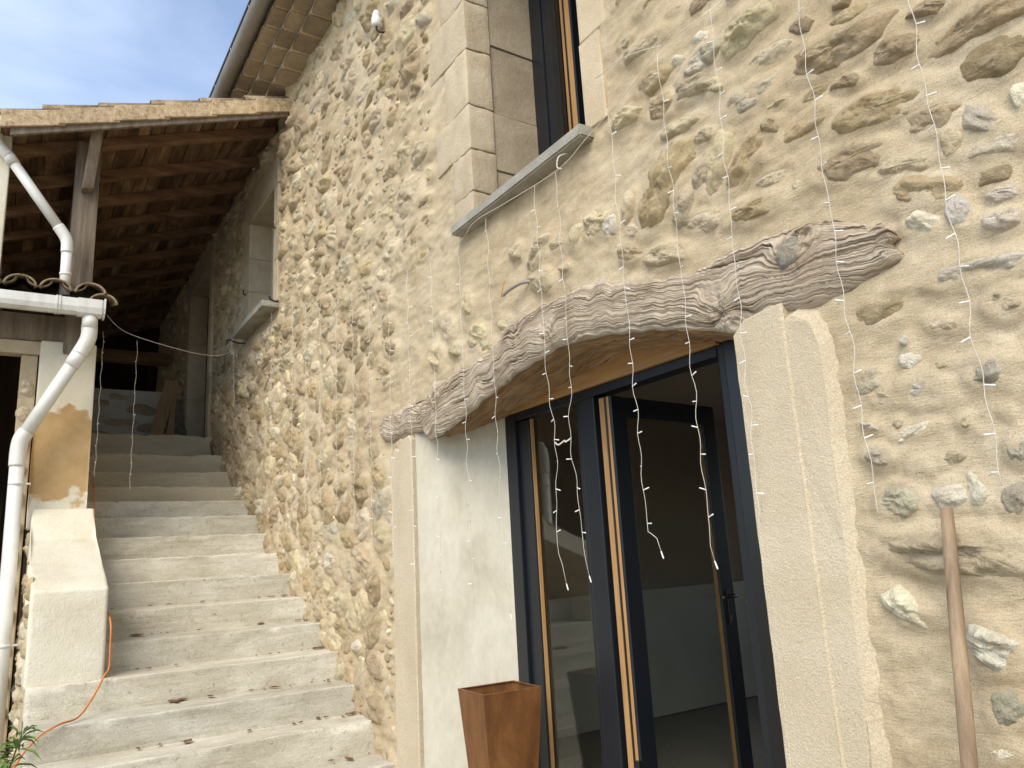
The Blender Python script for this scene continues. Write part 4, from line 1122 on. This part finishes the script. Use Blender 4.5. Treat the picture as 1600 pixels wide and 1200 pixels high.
# ------------------------------------------------------------------ porch roof
por = thing('porch_roof', (-7, -1, 5), 'lean-to porch roof of stained boards on rafters with clay verge tiles', 'roof')
ZB = lambda y: 5.86 + 0.36 * y
def slope_box(name, x0, x1, y0, y1, off0, off1, m, bevel=0.004, wob=0.0):
    bm = bmesh.new()
    w = lambda: random.uniform(-wob, wob)
    hexa(bm, [(x0, y0, ZB(y0) + off0 + w()), (x1, y0, ZB(y0) + off0 + w()), (x1, y1, ZB(y1) + off0 + w()), (x0, y1, ZB(y1) + off0 + w()),
              (x0, y0, ZB(y0) + off1), (x1, y0, ZB(y0) + off1), (x1, y1, ZB(y1) + off1), (x0, y1, ZB(y1) + off1)])
    return from_bm(name, bm, m, por, False, None, bevel)
RX = [-6.72, -7.05, -7.70, -8.32, -8.97, -9.62, -10.3, -11.0, -11.7, -12.4, -13.1, -13.8]
RX = [-7.05, -7.70, -8.32, -8.97, -9.62, -10.3, -11.0, -11.7, -12.4, -13.1, -13.8]
for x in RX:
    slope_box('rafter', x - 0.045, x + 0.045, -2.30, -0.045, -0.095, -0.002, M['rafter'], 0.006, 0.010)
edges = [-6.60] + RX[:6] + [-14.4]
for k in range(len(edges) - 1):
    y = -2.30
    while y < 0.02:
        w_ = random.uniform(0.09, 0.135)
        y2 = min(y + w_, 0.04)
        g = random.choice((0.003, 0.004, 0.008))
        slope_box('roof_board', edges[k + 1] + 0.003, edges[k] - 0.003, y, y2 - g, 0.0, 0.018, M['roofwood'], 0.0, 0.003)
        y = y2
slope_box('roof_deck', -14.6, -6.60, -2.45, 0.06, 0.028, 0.05, M['ctile'], 0.0)
slope_box('verge_board', -6.60, -6.575, -2.22, -0.05, -0.135, -0.055, M['post'], 0.005, 0.012)
# verge tiles: each with a top flange and a dropped side face, lapping over the next one down
VL = 2.32 / 6
for k in range(6):
    ya = -2.29 + k * VL; yb = ya + VL + 0.05
    tilt = 0.018
    bm = bmesh.new()
    za, zb2 = ZB(ya) - 0.0, ZB(yb) - 0.02 + 0.003
    dy = random.uniform(-0.006, 0.006)
    P = lambda x, y, z: (x, y, z)
    za += dy
    hexa(bm, [(-6.575, ya, za - 0.078), (-6.548 + 0.004 * (k % 2), ya, za - 0.078), (-6.556, yb, zb2 - 0.078), (-6.580, yb, zb2 - 0.078),
              (-6.575, ya, za + 0.062), (-6.548 + 0.004 * (k % 2), ya, za + 0.062), (-6.556, yb, zb2 + 0.062), (-6.580, yb, zb2 + 0.062)])
    from_bm('verge_tile', bm, M['vtile'], por, False, None, 0.006)
# cover tiles of the roof edge above them
def cover_tile(x, ya, yb, za, zb_, r0, r1, m, parent, name='cover_tile', th=0.014, axis='y', seg=12):
    V = []; F = []
    for (t, y, z, r_) in ((0, ya, za, r0), (1, yb, zb_, r1)):
        for rr_ in (r_, r_ - th):
            for i in range(seg + 1):
                a = math.pi * i / seg
                u = -math.cos(a) * rr_; h = math.sin(a) * rr_ * 0.8
                V.append((x + u, y, z + h) if axis == 'y' else (y, x + u, z + h))
    k = seg + 1
    for i in range(seg):
        F += [(i, i + 1, 2 * k + i + 1, 2 * k + i), (k + i, 3 * k + i, 3 * k + i + 1, k + i + 1), (i, k + i, k + i + 1, i + 1), (2 * k + i, 2 * k + i + 1, 3 * k + i + 1, 3 * k + i)]
    F += [(0, 2 * k, 3 * k, k), (seg, k + seg, 3 * k + seg, 2 * k + seg)]
    me = bpy.data.meshes.new(name)
    c = Vector((0, 0, 0))
    for v in V: c += Vector(v)
    c /= len(V)
    me.from_pydata([tuple(Vector(v) - c) for v in V], [], F)
    bm = bmesh.new(); bm.from_mesh(me); bmesh.ops.recalc_face_normals(bm, faces=bm.faces); bm.to_mesh(me); bm.free()
    for p in me.polygons: p.use_smooth = True
    me.materials.append(m)
    return link(bpy.data.objects.new(name, me), parent, c)
for col in range(5):
    for k in range(6):
        ya = -2.42 + k * 0.395; yb = ya + 0.46
        cover_tile(-6.70 - 0.24 * col + random.uniform(-.01, .01), ya, yb, ZB(ya) + 0.066, ZB(yb) + 0.046, 0.115, 0.10, M['ctile'], por)
# post with its strut
box('post', -7.10, -6.93, -1.745, -1.565, 3.30, 5.18, M['post'], por, 0.012, 0.006, None, 3)
bm = bmesh.new()
hexa(bm, [(-6.925, -1.70, 4.70), (-6.83, -1.70, 4.70), (-6.83, -1.61, 4.72), (-6.925, -1.61, 4.72), (-6.72, -1.655, 5.30), (-6.61, -1.655, 5.30), (-6.61, -1.565, 5.32), (-6.72, -1.565, 5.32)])
from_bm('strut', bm, M['post'], por, False, None, 0.01)
box('wall_plate', -14.4, -7.1, -1.72, -1.58, 5.02, 5.19, M['rafter'], por, 0.01)
# dark boarded enclosure behind
enc = thing('porch_enclosure', (-11, -2.35, 3), 'dark boarded back of the covered landing with an unseen light-blocking outer side', 'wall')
for k in range(25):  # unseen outer side, its length set to darken the porch
    box('board', -14.4 + k * 0.212, -14.4 + k * 0.212 + 0.207, -2.38, -2.355, 3.85, 5.12, M['darkwood'], enc)
for k in range(12):
    box('board', -14.43, -14.405, -2.36 + k * 0.2, -2.36 + k * 0.2 + 0.195, 3.0, 6.0, M['darkwood'], enc)
box('light_stop', -14.6, -14.45, -2.5, 0.1, -0.1, 6.2, M['darkwood'], enc)  # sheets added behind the boards to stop light through the gaps
box('light_stop', -14.6, -9.1, -2.44, -2.39, 3.2, 5.15, M['darkwood'], enc)
box('cross_beam', -12.9, -12.75, -2.3, -0.05, 4.75, 4.93, M['rafter'], enc, 0.01)
# outer rendered post at the low edge of the porch
box('outer_post', -7.02, -6.84, -2.55, -2.21, 3.7, 5.05, M['parapet'], enc, 0.01)

# ------------------------------------------------------------------ shed roof, beam and dark opening at the left edge
sh = thing('tiled_shed', (-7.5, -2.6, 0), 'small shed roof of lichened curved tiles on a wooden beam beside the stairs', 'shed')
box('eaves_beam', -7.22, -7.0, -4.2, -1.56, 3.402, 3.62, M['post'], sh, 0.012, 0.004)
box('door_lintel', -7.16, -7.02, -4.2, -1.74, 3.29, 3.398, M['quoin'], sh, 0.01)
box('side_jamb', -7.34, -7.06, -2.02, -1.905, 0.0, 3.288, M['mortar'], sh, 0.01)
for k in range(12):
    z = 0.6 + k * 0.22; a = random.uniform(0.05, 0.09)
    V, F, H, tint = stone_shape((-1.97, z, 0.055, a, 0, random.choice('TCC')), 4, 14, np.random.default_rng(k + 900))
    V = np.stack([-7.055 - V[:, 1], V[:, 0], V[:, 2]], -1)
    mesh_np('stone', V, F[:, ::-1], M['stone'], sh, loc=(-7.05, -1.97, z), tint=np.tile(tint, (len(V), 1)))
for k in range(10):
    box('back_board', -9.6, -9.57, -4.2 + k * 0.235, -4.2 + k * 0.235 + 0.23, 0.0, 4.4, M['darkwood'], sh)
for k in range(11):  # unseen side wall, put in to keep the opening dark
    box('light_block_board', -9.6 + k * 0.235, -9.6 + k * 0.235 + 0.23, -4.23, -4.205, 0.0, 4.4, M['darkwood'], sh)
box('front_board', -7.2, -7.17, -4.2, -2.9, 0.0, 3.29, M['darkwood'], sh)
bm = bmesh.new()
hexa(bm, [(-9.7, -4.25, 4.47), (-6.68, -4.25, 3.625), (-6.68, -1.50, 3.625), (-9.7, -1.50, 4.47), (-9.7, -4.25, 4.51), (-6.68, -4.25, 3.66), (-6.68, -1.50, 3.66), (-9.7, -1.50, 4.51)])
from_bm('roof_deck', bm, M['darkwood'], sh)
ZR = lambda x: 3.675 + (-6.64 - x) * 0.28
for c in range(9):
    y = -1.59 - c * 0.235
    for r_ in range(3):
        xa = -6.60 - r_ * 0.36; xb = xa - 0.43
        cover_tile(y + random.uniform(-.01, .01), xa, xb, ZR(xa) + 0.052, ZR(xb) + 0.042, 0.112, 0.095, M['ctile'], sh, 'cover_tile', 0.015, 'x')
        # channel tile between the covers, hollow side up
        o = cover_tile(y - 0.1175, xa - 0.02, xb - 0.02, ZR(xa) + 0.07, ZR(xb) + 0.06, 0.09, 0.10, M['ctile'], sh, 'channel_tile', 0.014, 'x')
        me = o.data
        zc = sum(v.co.z for v in me.vertices) / len(me.vertices)
        for v in me.vertices: v.co.z = 0.28 * -1 * v.co.x * 2 * 0 + v.co.z
        bm = bmesh.new(); bm.from_mesh(me)
        for v in bm.verts:
            base = -(v.co.x) * 0.28
            v.co.z = base - (v.co.z - base) - 0.01
        bmesh.ops.recalc_face_normals(bm, faces=bm.faces); bm.to_mesh(me); bm.free()
cover_tile(-1.50, -6.60, -7.0, ZR(-6.6) - 0.02, ZR(-7.0) - 0.02, 0.105, 0.095, M['ctile'], sh, 'edge_tile', 0.015, 'x')

# white gutter with its cranked downpipe
wg = thing('white_gutter', (-6.6, -1.6, 3.55), 'white plastic gutter under curved tiles with a cranked downpipe beside the pillar', 'gutter')
gp = [(-6.675, 3.64), (-6.675, 3.56), (-6.655, 3.535), (-6.60, 3.528), (-6.56, 3.545), (-6.545, 3.58), (-6.54, 3.645), (-6.55, 3.645), (-6.556, 3.59), (-6.572, 3.555), (-6.60, 3.54), (-6.65, 3.545), (-6.664, 3.565), (-6.665, 3.64)]
prism('channel', gp, 'y', -4.2, -1.50, M['pvc'], wg)
prism('end_cap', [(-6.68, 3.66), (-6.68, 3.525), (-6.60, 3.515), (-6.55, 3.54), (-6.533, 3.58), (-6.53, 3.66)], 'y', -1.50, -1.487, M['pvc'], wg)
for y in (-1.82, -1.80, -2.4):
    prism('joint_band', [(-6.68, 3.645), (-6.68, 3.555), (-6.657, 3.53), (-6.60, 3.522), (-6.555, 3.54), (-6.539, 3.58), (-6.534, 3.65)], 'y', y - 0.006, y + 0.006, M['pvc'], wg)
prism('outlet_box', [(-6.68, 3.63), (-6.68, 3.552), (-6.657, 3.527), (-6.60, 3.519), (-6.552, 3.537), (-6.536, 3.58), (-6.531, 3.648)], 'y', -1.68, -1.51, M['pvc'], wg)
PX = -6.62
A_ = [(PX, -1.585, 3.54), (PX, -1.585, 3.43)]
tube('outlet', A_, 0.056, M['pvc'], wg, 20)
el = smooth_path([(PX - 0.005, -1.585, 3.45), (PX - 0.01, -1.585, 3.37), (PX - 0.02, -1.605, 3.30), (PX - 0.03, -1.64, 3.225)], 5)
tube('elbow', el, 0.0575, M['pvc'], wg, 20)
D0, D1 = Vector((PX - 0.03, -1.635, 3.235)), Vector((PX - 0.16, -1.975, 2.56))
tube('pipe', [D0, D1], 0.050, M['pvc'], wg, 20)
dd = (D1 - D0).normalized()
tube('socket', [D0 - dd * 0.02, D0 + dd * 0.12], 0.0565, M['pvc'], wg, 20)
el = smooth_path([D1 - dd * 0.07, D1, (PX - 0.17, -1.985, 2.47), (PX - 0.17, -1.985, 2.36)], 5)
tube('elbow', el, 0.0565, M['pvc'], wg, 20)
tube('pipe', [(PX - 0.17, -1.985, 2.40), (PX - 0.17, -1.975, 0.0)], 0.050, M['pvc'], wg, 20)
for z in (2.23, 1.08):
    tube('pipe_clip', [(PX - 0.17, -1.98, z - 0.012), (PX - 0.17, -1.98, z + 0.012)], 0.0545, M['pvc'], wg, 20)
    box('clip_stem', PX - 0.22, PX - 0.16, -1.93, -1.89, z - 0.006, z + 0.006, M['pvc'], wg)

# downpipe from the porch roof edge
wp = thing('porch_downpipe', (-6.8, -2, 4.5), 'white plastic downpipe slanting from the porch eaves to the wooden post', 'downpipe')
QX = -6.80
prism('eaves_gutter', [(-14, 5.0), (-14, 4.99)], 'y', 0, 1, M['pvc'], wp) if False else None
gpp = [(-2.42, 5.10), (-2.41, 5.03), (-2.37, 5.0), (-2.32, 5.0), (-2.29, 5.03), (-2.28, 5.10), (-2.288, 5.10), (-2.30, 5.04), (-2.33, 5.012), (-2.365, 5.012), (-2.40, 5.04), (-2.41, 5.10)]
prism('eaves_gutter', gpp, 'x', -14.2, -6.58, M['pvc'], wp)
tube('elbow', smooth_path([(QX, -2.32, 5.02), (QX, -2.315, 4.97), (QX, -2.28, 4.91), (QX, -2.22, 4.85)], 5), 0.046, M['pvc'], wp, 18)
E0, E1 = Vector((QX, -2.235, 4.87)), Vector((QX, -1.815, 4.275))
tube('pipe', [E0, E1], 0.040, M['pvc'], wp, 18)
ee = (E1 - E0).normalized()
tube('socket', [E0, E0 + ee * 0.10], 0.045, M['pvc'], wp, 18)
tube('elbow', smooth_path([E1 - ee * 0.05, E1 + ee * 0.01, (QX, -1.775, 4.20), (QX, -1.77, 4.10)], 5), 0.0455, M['pvc'], wp, 18)
tube('pipe', [(QX, -1.77, 4.14), (QX, -1.765, 3.74)], 0.040, M['pvc'], wp, 18)
tube('pipe_clip', [(QX, -1.768, 3.905), (QX, -1.768, 3.925)], 0.0445, M['pvc'], wp, 18)
box('clip_stem', QX - 0.14, QX - 0.03, -1.78, -1.75, 3.91, 3.92, M['pvc'], wp)

# ------------------------------------------------------------------ corten planter
pl = thing('tall_planter', (-3.44, 0.09, 0.12), 'tall tapered rusty steel planter standing in the doorway recess', 'planter')
ZT, ZF = 0.872, 0.122
TOP = [(-3.575, -0.070), (-3.30, -0.085), (-3.285, 0.235), (-3.56, 0.25)]
cxp = sum(p[0] for p in TOP) / 4; cyp = sum(p[1] for p in TOP) / 4
FOOT = [(cxp + (p[0] - cxp) * 0.62, cyp + (p[1] - cyp) * 0.62) for p in TOP]
def lerp2(p, k): return (cxp + (p[0] - cxp) * k, cyp + (p[1] - cyp) * k)
for i in range(4):
    j = (i + 1) % 4
    bm = bmesh.new()
    k = 0.985
    o0, o1, i0, i1 = FOOT[i], FOOT[j], lerp2(FOOT[i], k), lerp2(FOOT[j], k)
    t0, t1, s0, s1 = TOP[i], TOP[j], lerp2(TOP[i], k), lerp2(TOP[j], k)
    hexa(bm, [(*o0, ZF), (*o1, ZF), (*i1, ZF), (*i0, ZF), (*t0, ZT), (*t1, ZT), (*s1, ZT), (*s0, ZT)])
    from_bm('side_plate', bm, M['corten'], pl, False)
    bm = bmesh.new()
    w0, w1 = lerp2(TOP[i], 0.93), lerp2(TOP[j], 0.93)
    e0, e1 = lerp2(TOP[i], 1.006), lerp2(TOP[j], 1.006)
    hexa(bm, [(*e0, ZT + 0.001), (*e1, ZT + 0.001), (*w1, ZT + 0.001), (*w0, ZT + 0.001), (*e0, ZT + 0.005), (*e1, ZT + 0.005), (*w1, ZT + 0.005), (*w0, ZT + 0.005)])
    from_bm('rim', bm, M['corten'], pl, False)
bm = bmesh.new()
q = [lerp2(p, 0.80) for p in TOP]
hexa(bm, [(*p, 0.40) for p in q] + [(*p, 0.41) for p in q])
from_bm('inner_floor', bm, M['darkwood'], pl)

# ------------------------------------------------------------------ wooden pole against the wall
pts = [Vector((-1.024 + 0.012 * t, -0.075 - 0.28 * t, 1.555 - 1.55 * t)) for t in np.linspace(0, 1, 24)]
rr_ = [0.0145 + 0.004 * min(1, t * 2.2) + 0.001 * math.sin(t * 9) for t in np.linspace(0, 1, 24)]
pts = [pts[0] + Vector((0, 0, 0.004))] + pts; rr_ = [0.010] + rr_
tag(tube('wooden_pole', pts, rr_, M['handle'], None, 14), 'worn wooden tool handle leaning on the wall right of the door', 'pole')

# ------------------------------------------------------------------ insulator and cable stub on the facade
ins = thing('insulator', (-4.4, -0.1, 5.2), 'white porcelain insulator on an iron hook high on the facade', 'insulator')
def lathe(name, prof, c, m, parent, seg=20):
    bm = bmesh.new()
    R = []
    for (r_, z) in prof:
        R.append([bm.verts.new((c[0] + r_ * math.cos(2 * math.pi * k / seg), c[1] + r_ * math.sin(2 * math.pi * k / seg), c[2] + z)) for k in range(seg)])
    for a, b in zip(R[:-1], R[1:]):
        for k in range(seg): bm.faces.new([a[k], a[(k + 1) % seg], b[(k + 1) % seg], b[k]])
    bm.faces.new(R[0][::-1]); bm.faces.new(R[-1])
    return from_bm(name, bm, m, parent, True)
IC = (-4.38, -0.085, 5.185)
lathe('bell', [(0.026, 0.0), (0.036, 0.004), (0.037, 0.062), (0.030, 0.070), (0.024, 0.074), (0.031, 0.082), (0.031, 0.094), (0.021, 0.10), (0.026, 0.108), (0.020, 0.122), (0.006, 0.126)], IC, M['porcelain'], ins)
tube('hook', smooth_path([(-4.38, -0.085, 5.20), (-4.38, -0.085, 5.165), (-4.365, -0.07, 5.14), (-4.33, -0.03, 5.125), (-4.31, 0.02, 5.12)], 5), 0.008, M['iron'], ins, 8)
cb = thing('cable_stub', (-2.9, 0, 2.76), 'short grey cable stub sticking out of the wall above the lintel', 'cable')
tube('sheath', smooth_path([(-2.80, 0.02, 2.765), (-2.85, -0.03, 2.768), (-2.92, -0.06, 2.752), (-2.965, -0.07, 2.735)], 5), 0.008, M['zinc'], cb, 8)
tube('copper_wire', smooth_path([(-2.965, -0.07, 2.735), (-2.975, -0.075, 2.73), (-2.955, -0.08, 2.76), (-2.93, -0.08, 2.80)], 5), 0.002, M['cord'], cb, 5)

# ------------------------------------------------------------------ orange extension cord down the stairs
cp = [(-8.4, -1.44, 2.6), (-7.4, -1.435, 2.32), (-6.98, -1.44, 2.02), (-6.7, -1.435, 1.70), (-6.35, -1.44, 1.50), (-5.9, -1.44, 1.36), (-5.46, -1.438, 1.25), (-5.415, -1.436, 1.12), (-5.425, -1.435, 0.985), (-5.40, -1.46, 0.945), (-5.33, -1.52, 0.84), (-5.2, -1.60, 0.76), (-5.08, -1.70, 0.752), (-5.06, -1.80, 0.70), (-5.05, -1.885, 0.58), (-5.0, -1.93, 0.40), (-4.9, -1.97, 0.1), (-4.8, -2.0, 0.02)]
tag(tube('extension_cord', smooth_path(cp, 6), 0.0055, M['cord'], None, 8), 'orange extension cord running down the stairs past the parapet', 'cord')

# ------------------------------------------------------------------ fairy light curtain
fl_ = thing('light_curtain', (-3, -0.05, 3.2), 'cream fairy light curtain strung across the facade with hanging strands', 'string lights')
main = [(-6.82, -1.455, 3.62), (-6.86, -1.30, 3.50), (-7.0, -0.9, 3.44), (-7.25, -0.55, 3.47), (-7.6, -0.30, 3.62), (-8.05, -0.175, 3.88), (-7.5, -0.18, 3.91), (-6.93, -0.12, 3.93), (-6.2, -0.04, 3.69), (-5.51, -0.035, 3.50), (-4.74, -0.04, 3.315), (-3.50, -0.06, 3.18), (-3.18, -0.085, 3.205), (-2.90, -0.08, 3.185), (-2.48, -0.06, 3.17), (-2.27, -0.05, 3.225), (-2.0, -0.04, 3.30), (-1.80, -0.045, 3.36), (-1.51, -0.045, 3.345), (-1.2, -0.05, 3.40), (-0.9, -0.05, 3.37), (-0.6, -0.05, 3.42)]
tube('main_cable', smooth_path(main, 8), 0.0016, M['wire'], fl_, 5)
tube('tie_wire', smooth_path([(-2.21, -0.03, 3.475), (-2.0, -0.05, 3.44), (-1.81, -0.045, 3.37)], 4), 0.0018, M['wire'], fl_, 5)
tube('hook', smooth_path([(-2.43, -0.03, 3.235), (-2.425, -0.09, 3.20), (-2.43, -0.10, 3.15), (-2.41, -0.09, 3.135)], 4), 0.003, M['wire'], fl_, 5)
bulb_bm = bmesh.new()
ring = []
for (r_, x) in ((0.0016, 0.0), (0.0024, 0.004), (0.0026, 0.016), (0.0030, 0.018), (0.0028, 0.026), (0.0012, 0.029)):
    ring.append([bulb_bm.verts.new((x, r_ * math.cos(k * math.pi / 3), r_ * math.sin(k * math.pi / 3))) for k in range(6)])
for a, b in zip(ring[:-1], ring[1:]):
    for k in range(6): bulb_bm.faces.new([a[k], a[(k + 1) % 6], b[(k + 1) % 6], b[k]])
bulb_bm.faces.new(ring[-1])
bulb_me = bpy.data.meshes.new('bulb'); bulb_bm.to_mesh(bulb_me); bulb_bm.free()
bulb_me.materials.append(M['bulb'])
for p in bulb_me.polygons: p.use_smooth = True
BV = np.array([v.co[:] for v in bulb_me.vertices]); BF = [tuple(p.vertices) for p in bulb_me.polygons]

def strand(x, ztop, zbot, y=-0.06, near=True, end=None, shift=0.0, zb_first=None, path=None):
    n = max(6, int((ztop - zbot) / 0.03))
    ph = random.random() * 9
    pts = []
    for k in range(n + 1):
        t = k / n; z = ztop + (zbot - ztop) * t
        dx = shift * t + 0.004 * math.sin(z * 40 + ph) * min(1, 3 * t) + 0.003 * math.sin(z * 17 + ph * 2)
        if path: dx += path(z)
        pts.append(Vector((x + dx, y + 0.004 * math.cos(z * 33 + ph), z)))
    if end:
        pts += [Vector((x + shift + e[0], y, zbot + e[1])) for e in end]
    s = tube('strand', pts, 0.0012, M['wire'], fl_, 4)
    side = 1; zz_ = ztop - random.uniform(0.05, 0.13)
    bv = []; bf = []
    while zz_ > zbot + 0.02:
        k = min(range(len(pts)), key=lambda q: abs(pts[q].z - zz_))
        side = -side if random.random() < 0.8 else side
        M_ = Matrix.Rotation(rad(random.uniform(-35, 35)), 4, 'Z') @ Matrix.Rotation(rad(random.uniform(-25, 25)), 4, 'Y')
        if side < 0: M_ = Matrix.Rotation(math.pi, 4, 'Z') @ M_
        if near:
            b = bpy.data.objects.new('bulb', bulb_me)
            COL.objects.link(b)
            b.parent = s
            b.matrix_parent_inverse = Matrix.Translation(-WLOC[s.name])
            b.matrix_basis = Matrix.Translation(pts[k]) @ M_ @ Matrix.Scale(0.85, 4)
        else:
            w = [M_ @ Vector(v) * 1.0 + pts[k] for v in BV]
            o_ = len(bv); bv += w
            bf += [tuple(i + o_ for i in f) for f in BF]
        zz_ -= random.uniform(0.085, 0.115)
    if bv:
        bm = bmesh.new(); vs = [bm.verts.new(v) for v in bv]
        for f in bf: bm.faces.new([vs[i] for i in f])
        from_bm('bulbs', bm, M['bulb'], s, True)['kind'] = 'stuff'
    if end:
        b = bpy.data.objects.new('bulb', bulb_me); COL.objects.link(b); b.parent = s
        b.matrix_parent_inverse = Matrix.Translation(-WLOC[s.name])
        b.matrix_basis = Matrix.Translation(pts[-1]) @ Matrix.Rotation(rad(70), 4, 'Y')
    return s
strand(-3.73, 3.19, 1.29)
strand(-3.40, 3.18, 1.29)
strand(-3.085, 3.19, 1.35, -0.07, True, [(0.02, -0.04), (0.035, -0.10)])
strand(-2.665, 3.18, 1.50, -0.06, True, [(0.02, -0.04), (0.04, -0.12)], path=lambda z: 0.035 * math.exp(-((z - 1.95) / 0.18) ** 2))
strand(-2.495, 3.17, 1.52, -0.06, True, [(0.01, -0.05), (0.025, -0.11)], path=lambda z: -0.035 * math.exp(-((z - 1.95) / 0.18) ** 2))
tube('knot', smooth_path([(-2.632, -0.062, 1.965), (-2.60, -0.07, 1.95), (-2.575, -0.055, 1.965), (-2.55, -0.07, 1.955), (-2.53, -0.06, 1.965)], 5), 0.0035, M['wire'], fl_, 5)
strand(-2.112, 3.27, 1.56, -0.06, True, [(0.015, -0.005), (0.045, -0.025), (0.06, -0.07)])
strand(-1.815, 3.34, 1.50, -0.06, True, [(0.008, -0.05)])
strand(-1.54, 3.33, 1.56, -0.065, True, None, -0.06)
strand(-1.215, 3.39, 1.55)
strand(-0.893, 3.37, 1.60)
for (x, zt_, zb_) in ((-4.02, 3.24, 1.40), (-4.3, 3.26, 1.55), (-4.62, 3.29, 1.6), (-4.92, 3.35, 1.75), (-5.25, 3.43, 1.85), (-5.6, 3.52, 1.95), (-5.95, 3.61, 1.9), (-6.3, 3.72, 2.0), (-6.95, 3.85, 2.25)):
    strand(x, zt_, zb_, -0.075, False)
strand(-7.72, 3.70, 3.05, -0.24, False, None, 0.10)
strand(-6.95, 3.46, 2.2, -1.20, True)
strand(-6.9, 3.50, 2.3, -1.462, True)

# ------------------------------------------------------------------ plant at the lower left
def oleander(name, base, n, h, label):
    p = thing(name, base, label, 'plant')
    bvec = Vector(base)
    for s in range(n):
        a = random.uniform(0, 6.28); lean = random.uniform(0.05, 0.28)
        top = bvec + Vector((math.cos(a) * lean, math.sin(a) * lean, h * random.uniform(0.65, 1.0)))
        tube('stem', [bvec + Vector((math.cos(a) * .03, math.sin(a) * .03, 0)), bvec.lerp(top, 0.5) + Vector((0, 0, 0.05)), top], [0.007, 0.006, 0.003], M['stem'], p, 5)
        V = []; F = []
        for k in range(60):
            t = 1 - 0.72 * random.random() ** 1.5
            c = bvec.lerp(top, t)
            az = k * 2.4 + random.uniform(-.3, .3); el = rad(random.uniform(5, 60)) * (0.5 + 0.7 * t)
            d = Vector((math.cos(az) * math.cos(el), math.sin(az) * math.cos(el), math.sin(el)))
            sd = d.cross(Vector((0, 0, 1))).normalized(); up = sd.cross(d)
            L = random.uniform(0.09, 0.15); wd = L * 0.085
            b = len(V)
            for (u, w, dr_) in ((0, 0, 0), (0.3, 0.8, 0), (0.3, -0.8, 0), (0.65, 0.9, -0.02), (0.65, -0.9, -0.02), (1, 0, -0.07), (0.3, 0, -0.008), (0.65, 0, -0.028)):
                V.append(c + d * (L * u) + sd * (wd * w) + Vector((0, 0, dr_)) + up * 0)
            F += [tuple(b + i for i in f) for f in ((0, 6, 1), (0, 2, 6), (1, 6, 7), (1, 7, 3), (2, 7, 6), (2, 4, 7), (3, 7, 5), (4, 5, 7))]
        mesh_np('foliage', V, F, M['leaf'], p, True)
    return p
random.seed(21)
oleander('oleander', (-4.66, -2.06, 0.0), 9, 0.93, 'narrow-leaved green shrub at the foot of the stairs')
oleander('shrub', (-7.6, -2.55, 0.0), 7, 2.15, 'dark leafy shrub in the shade behind the white downpipe')
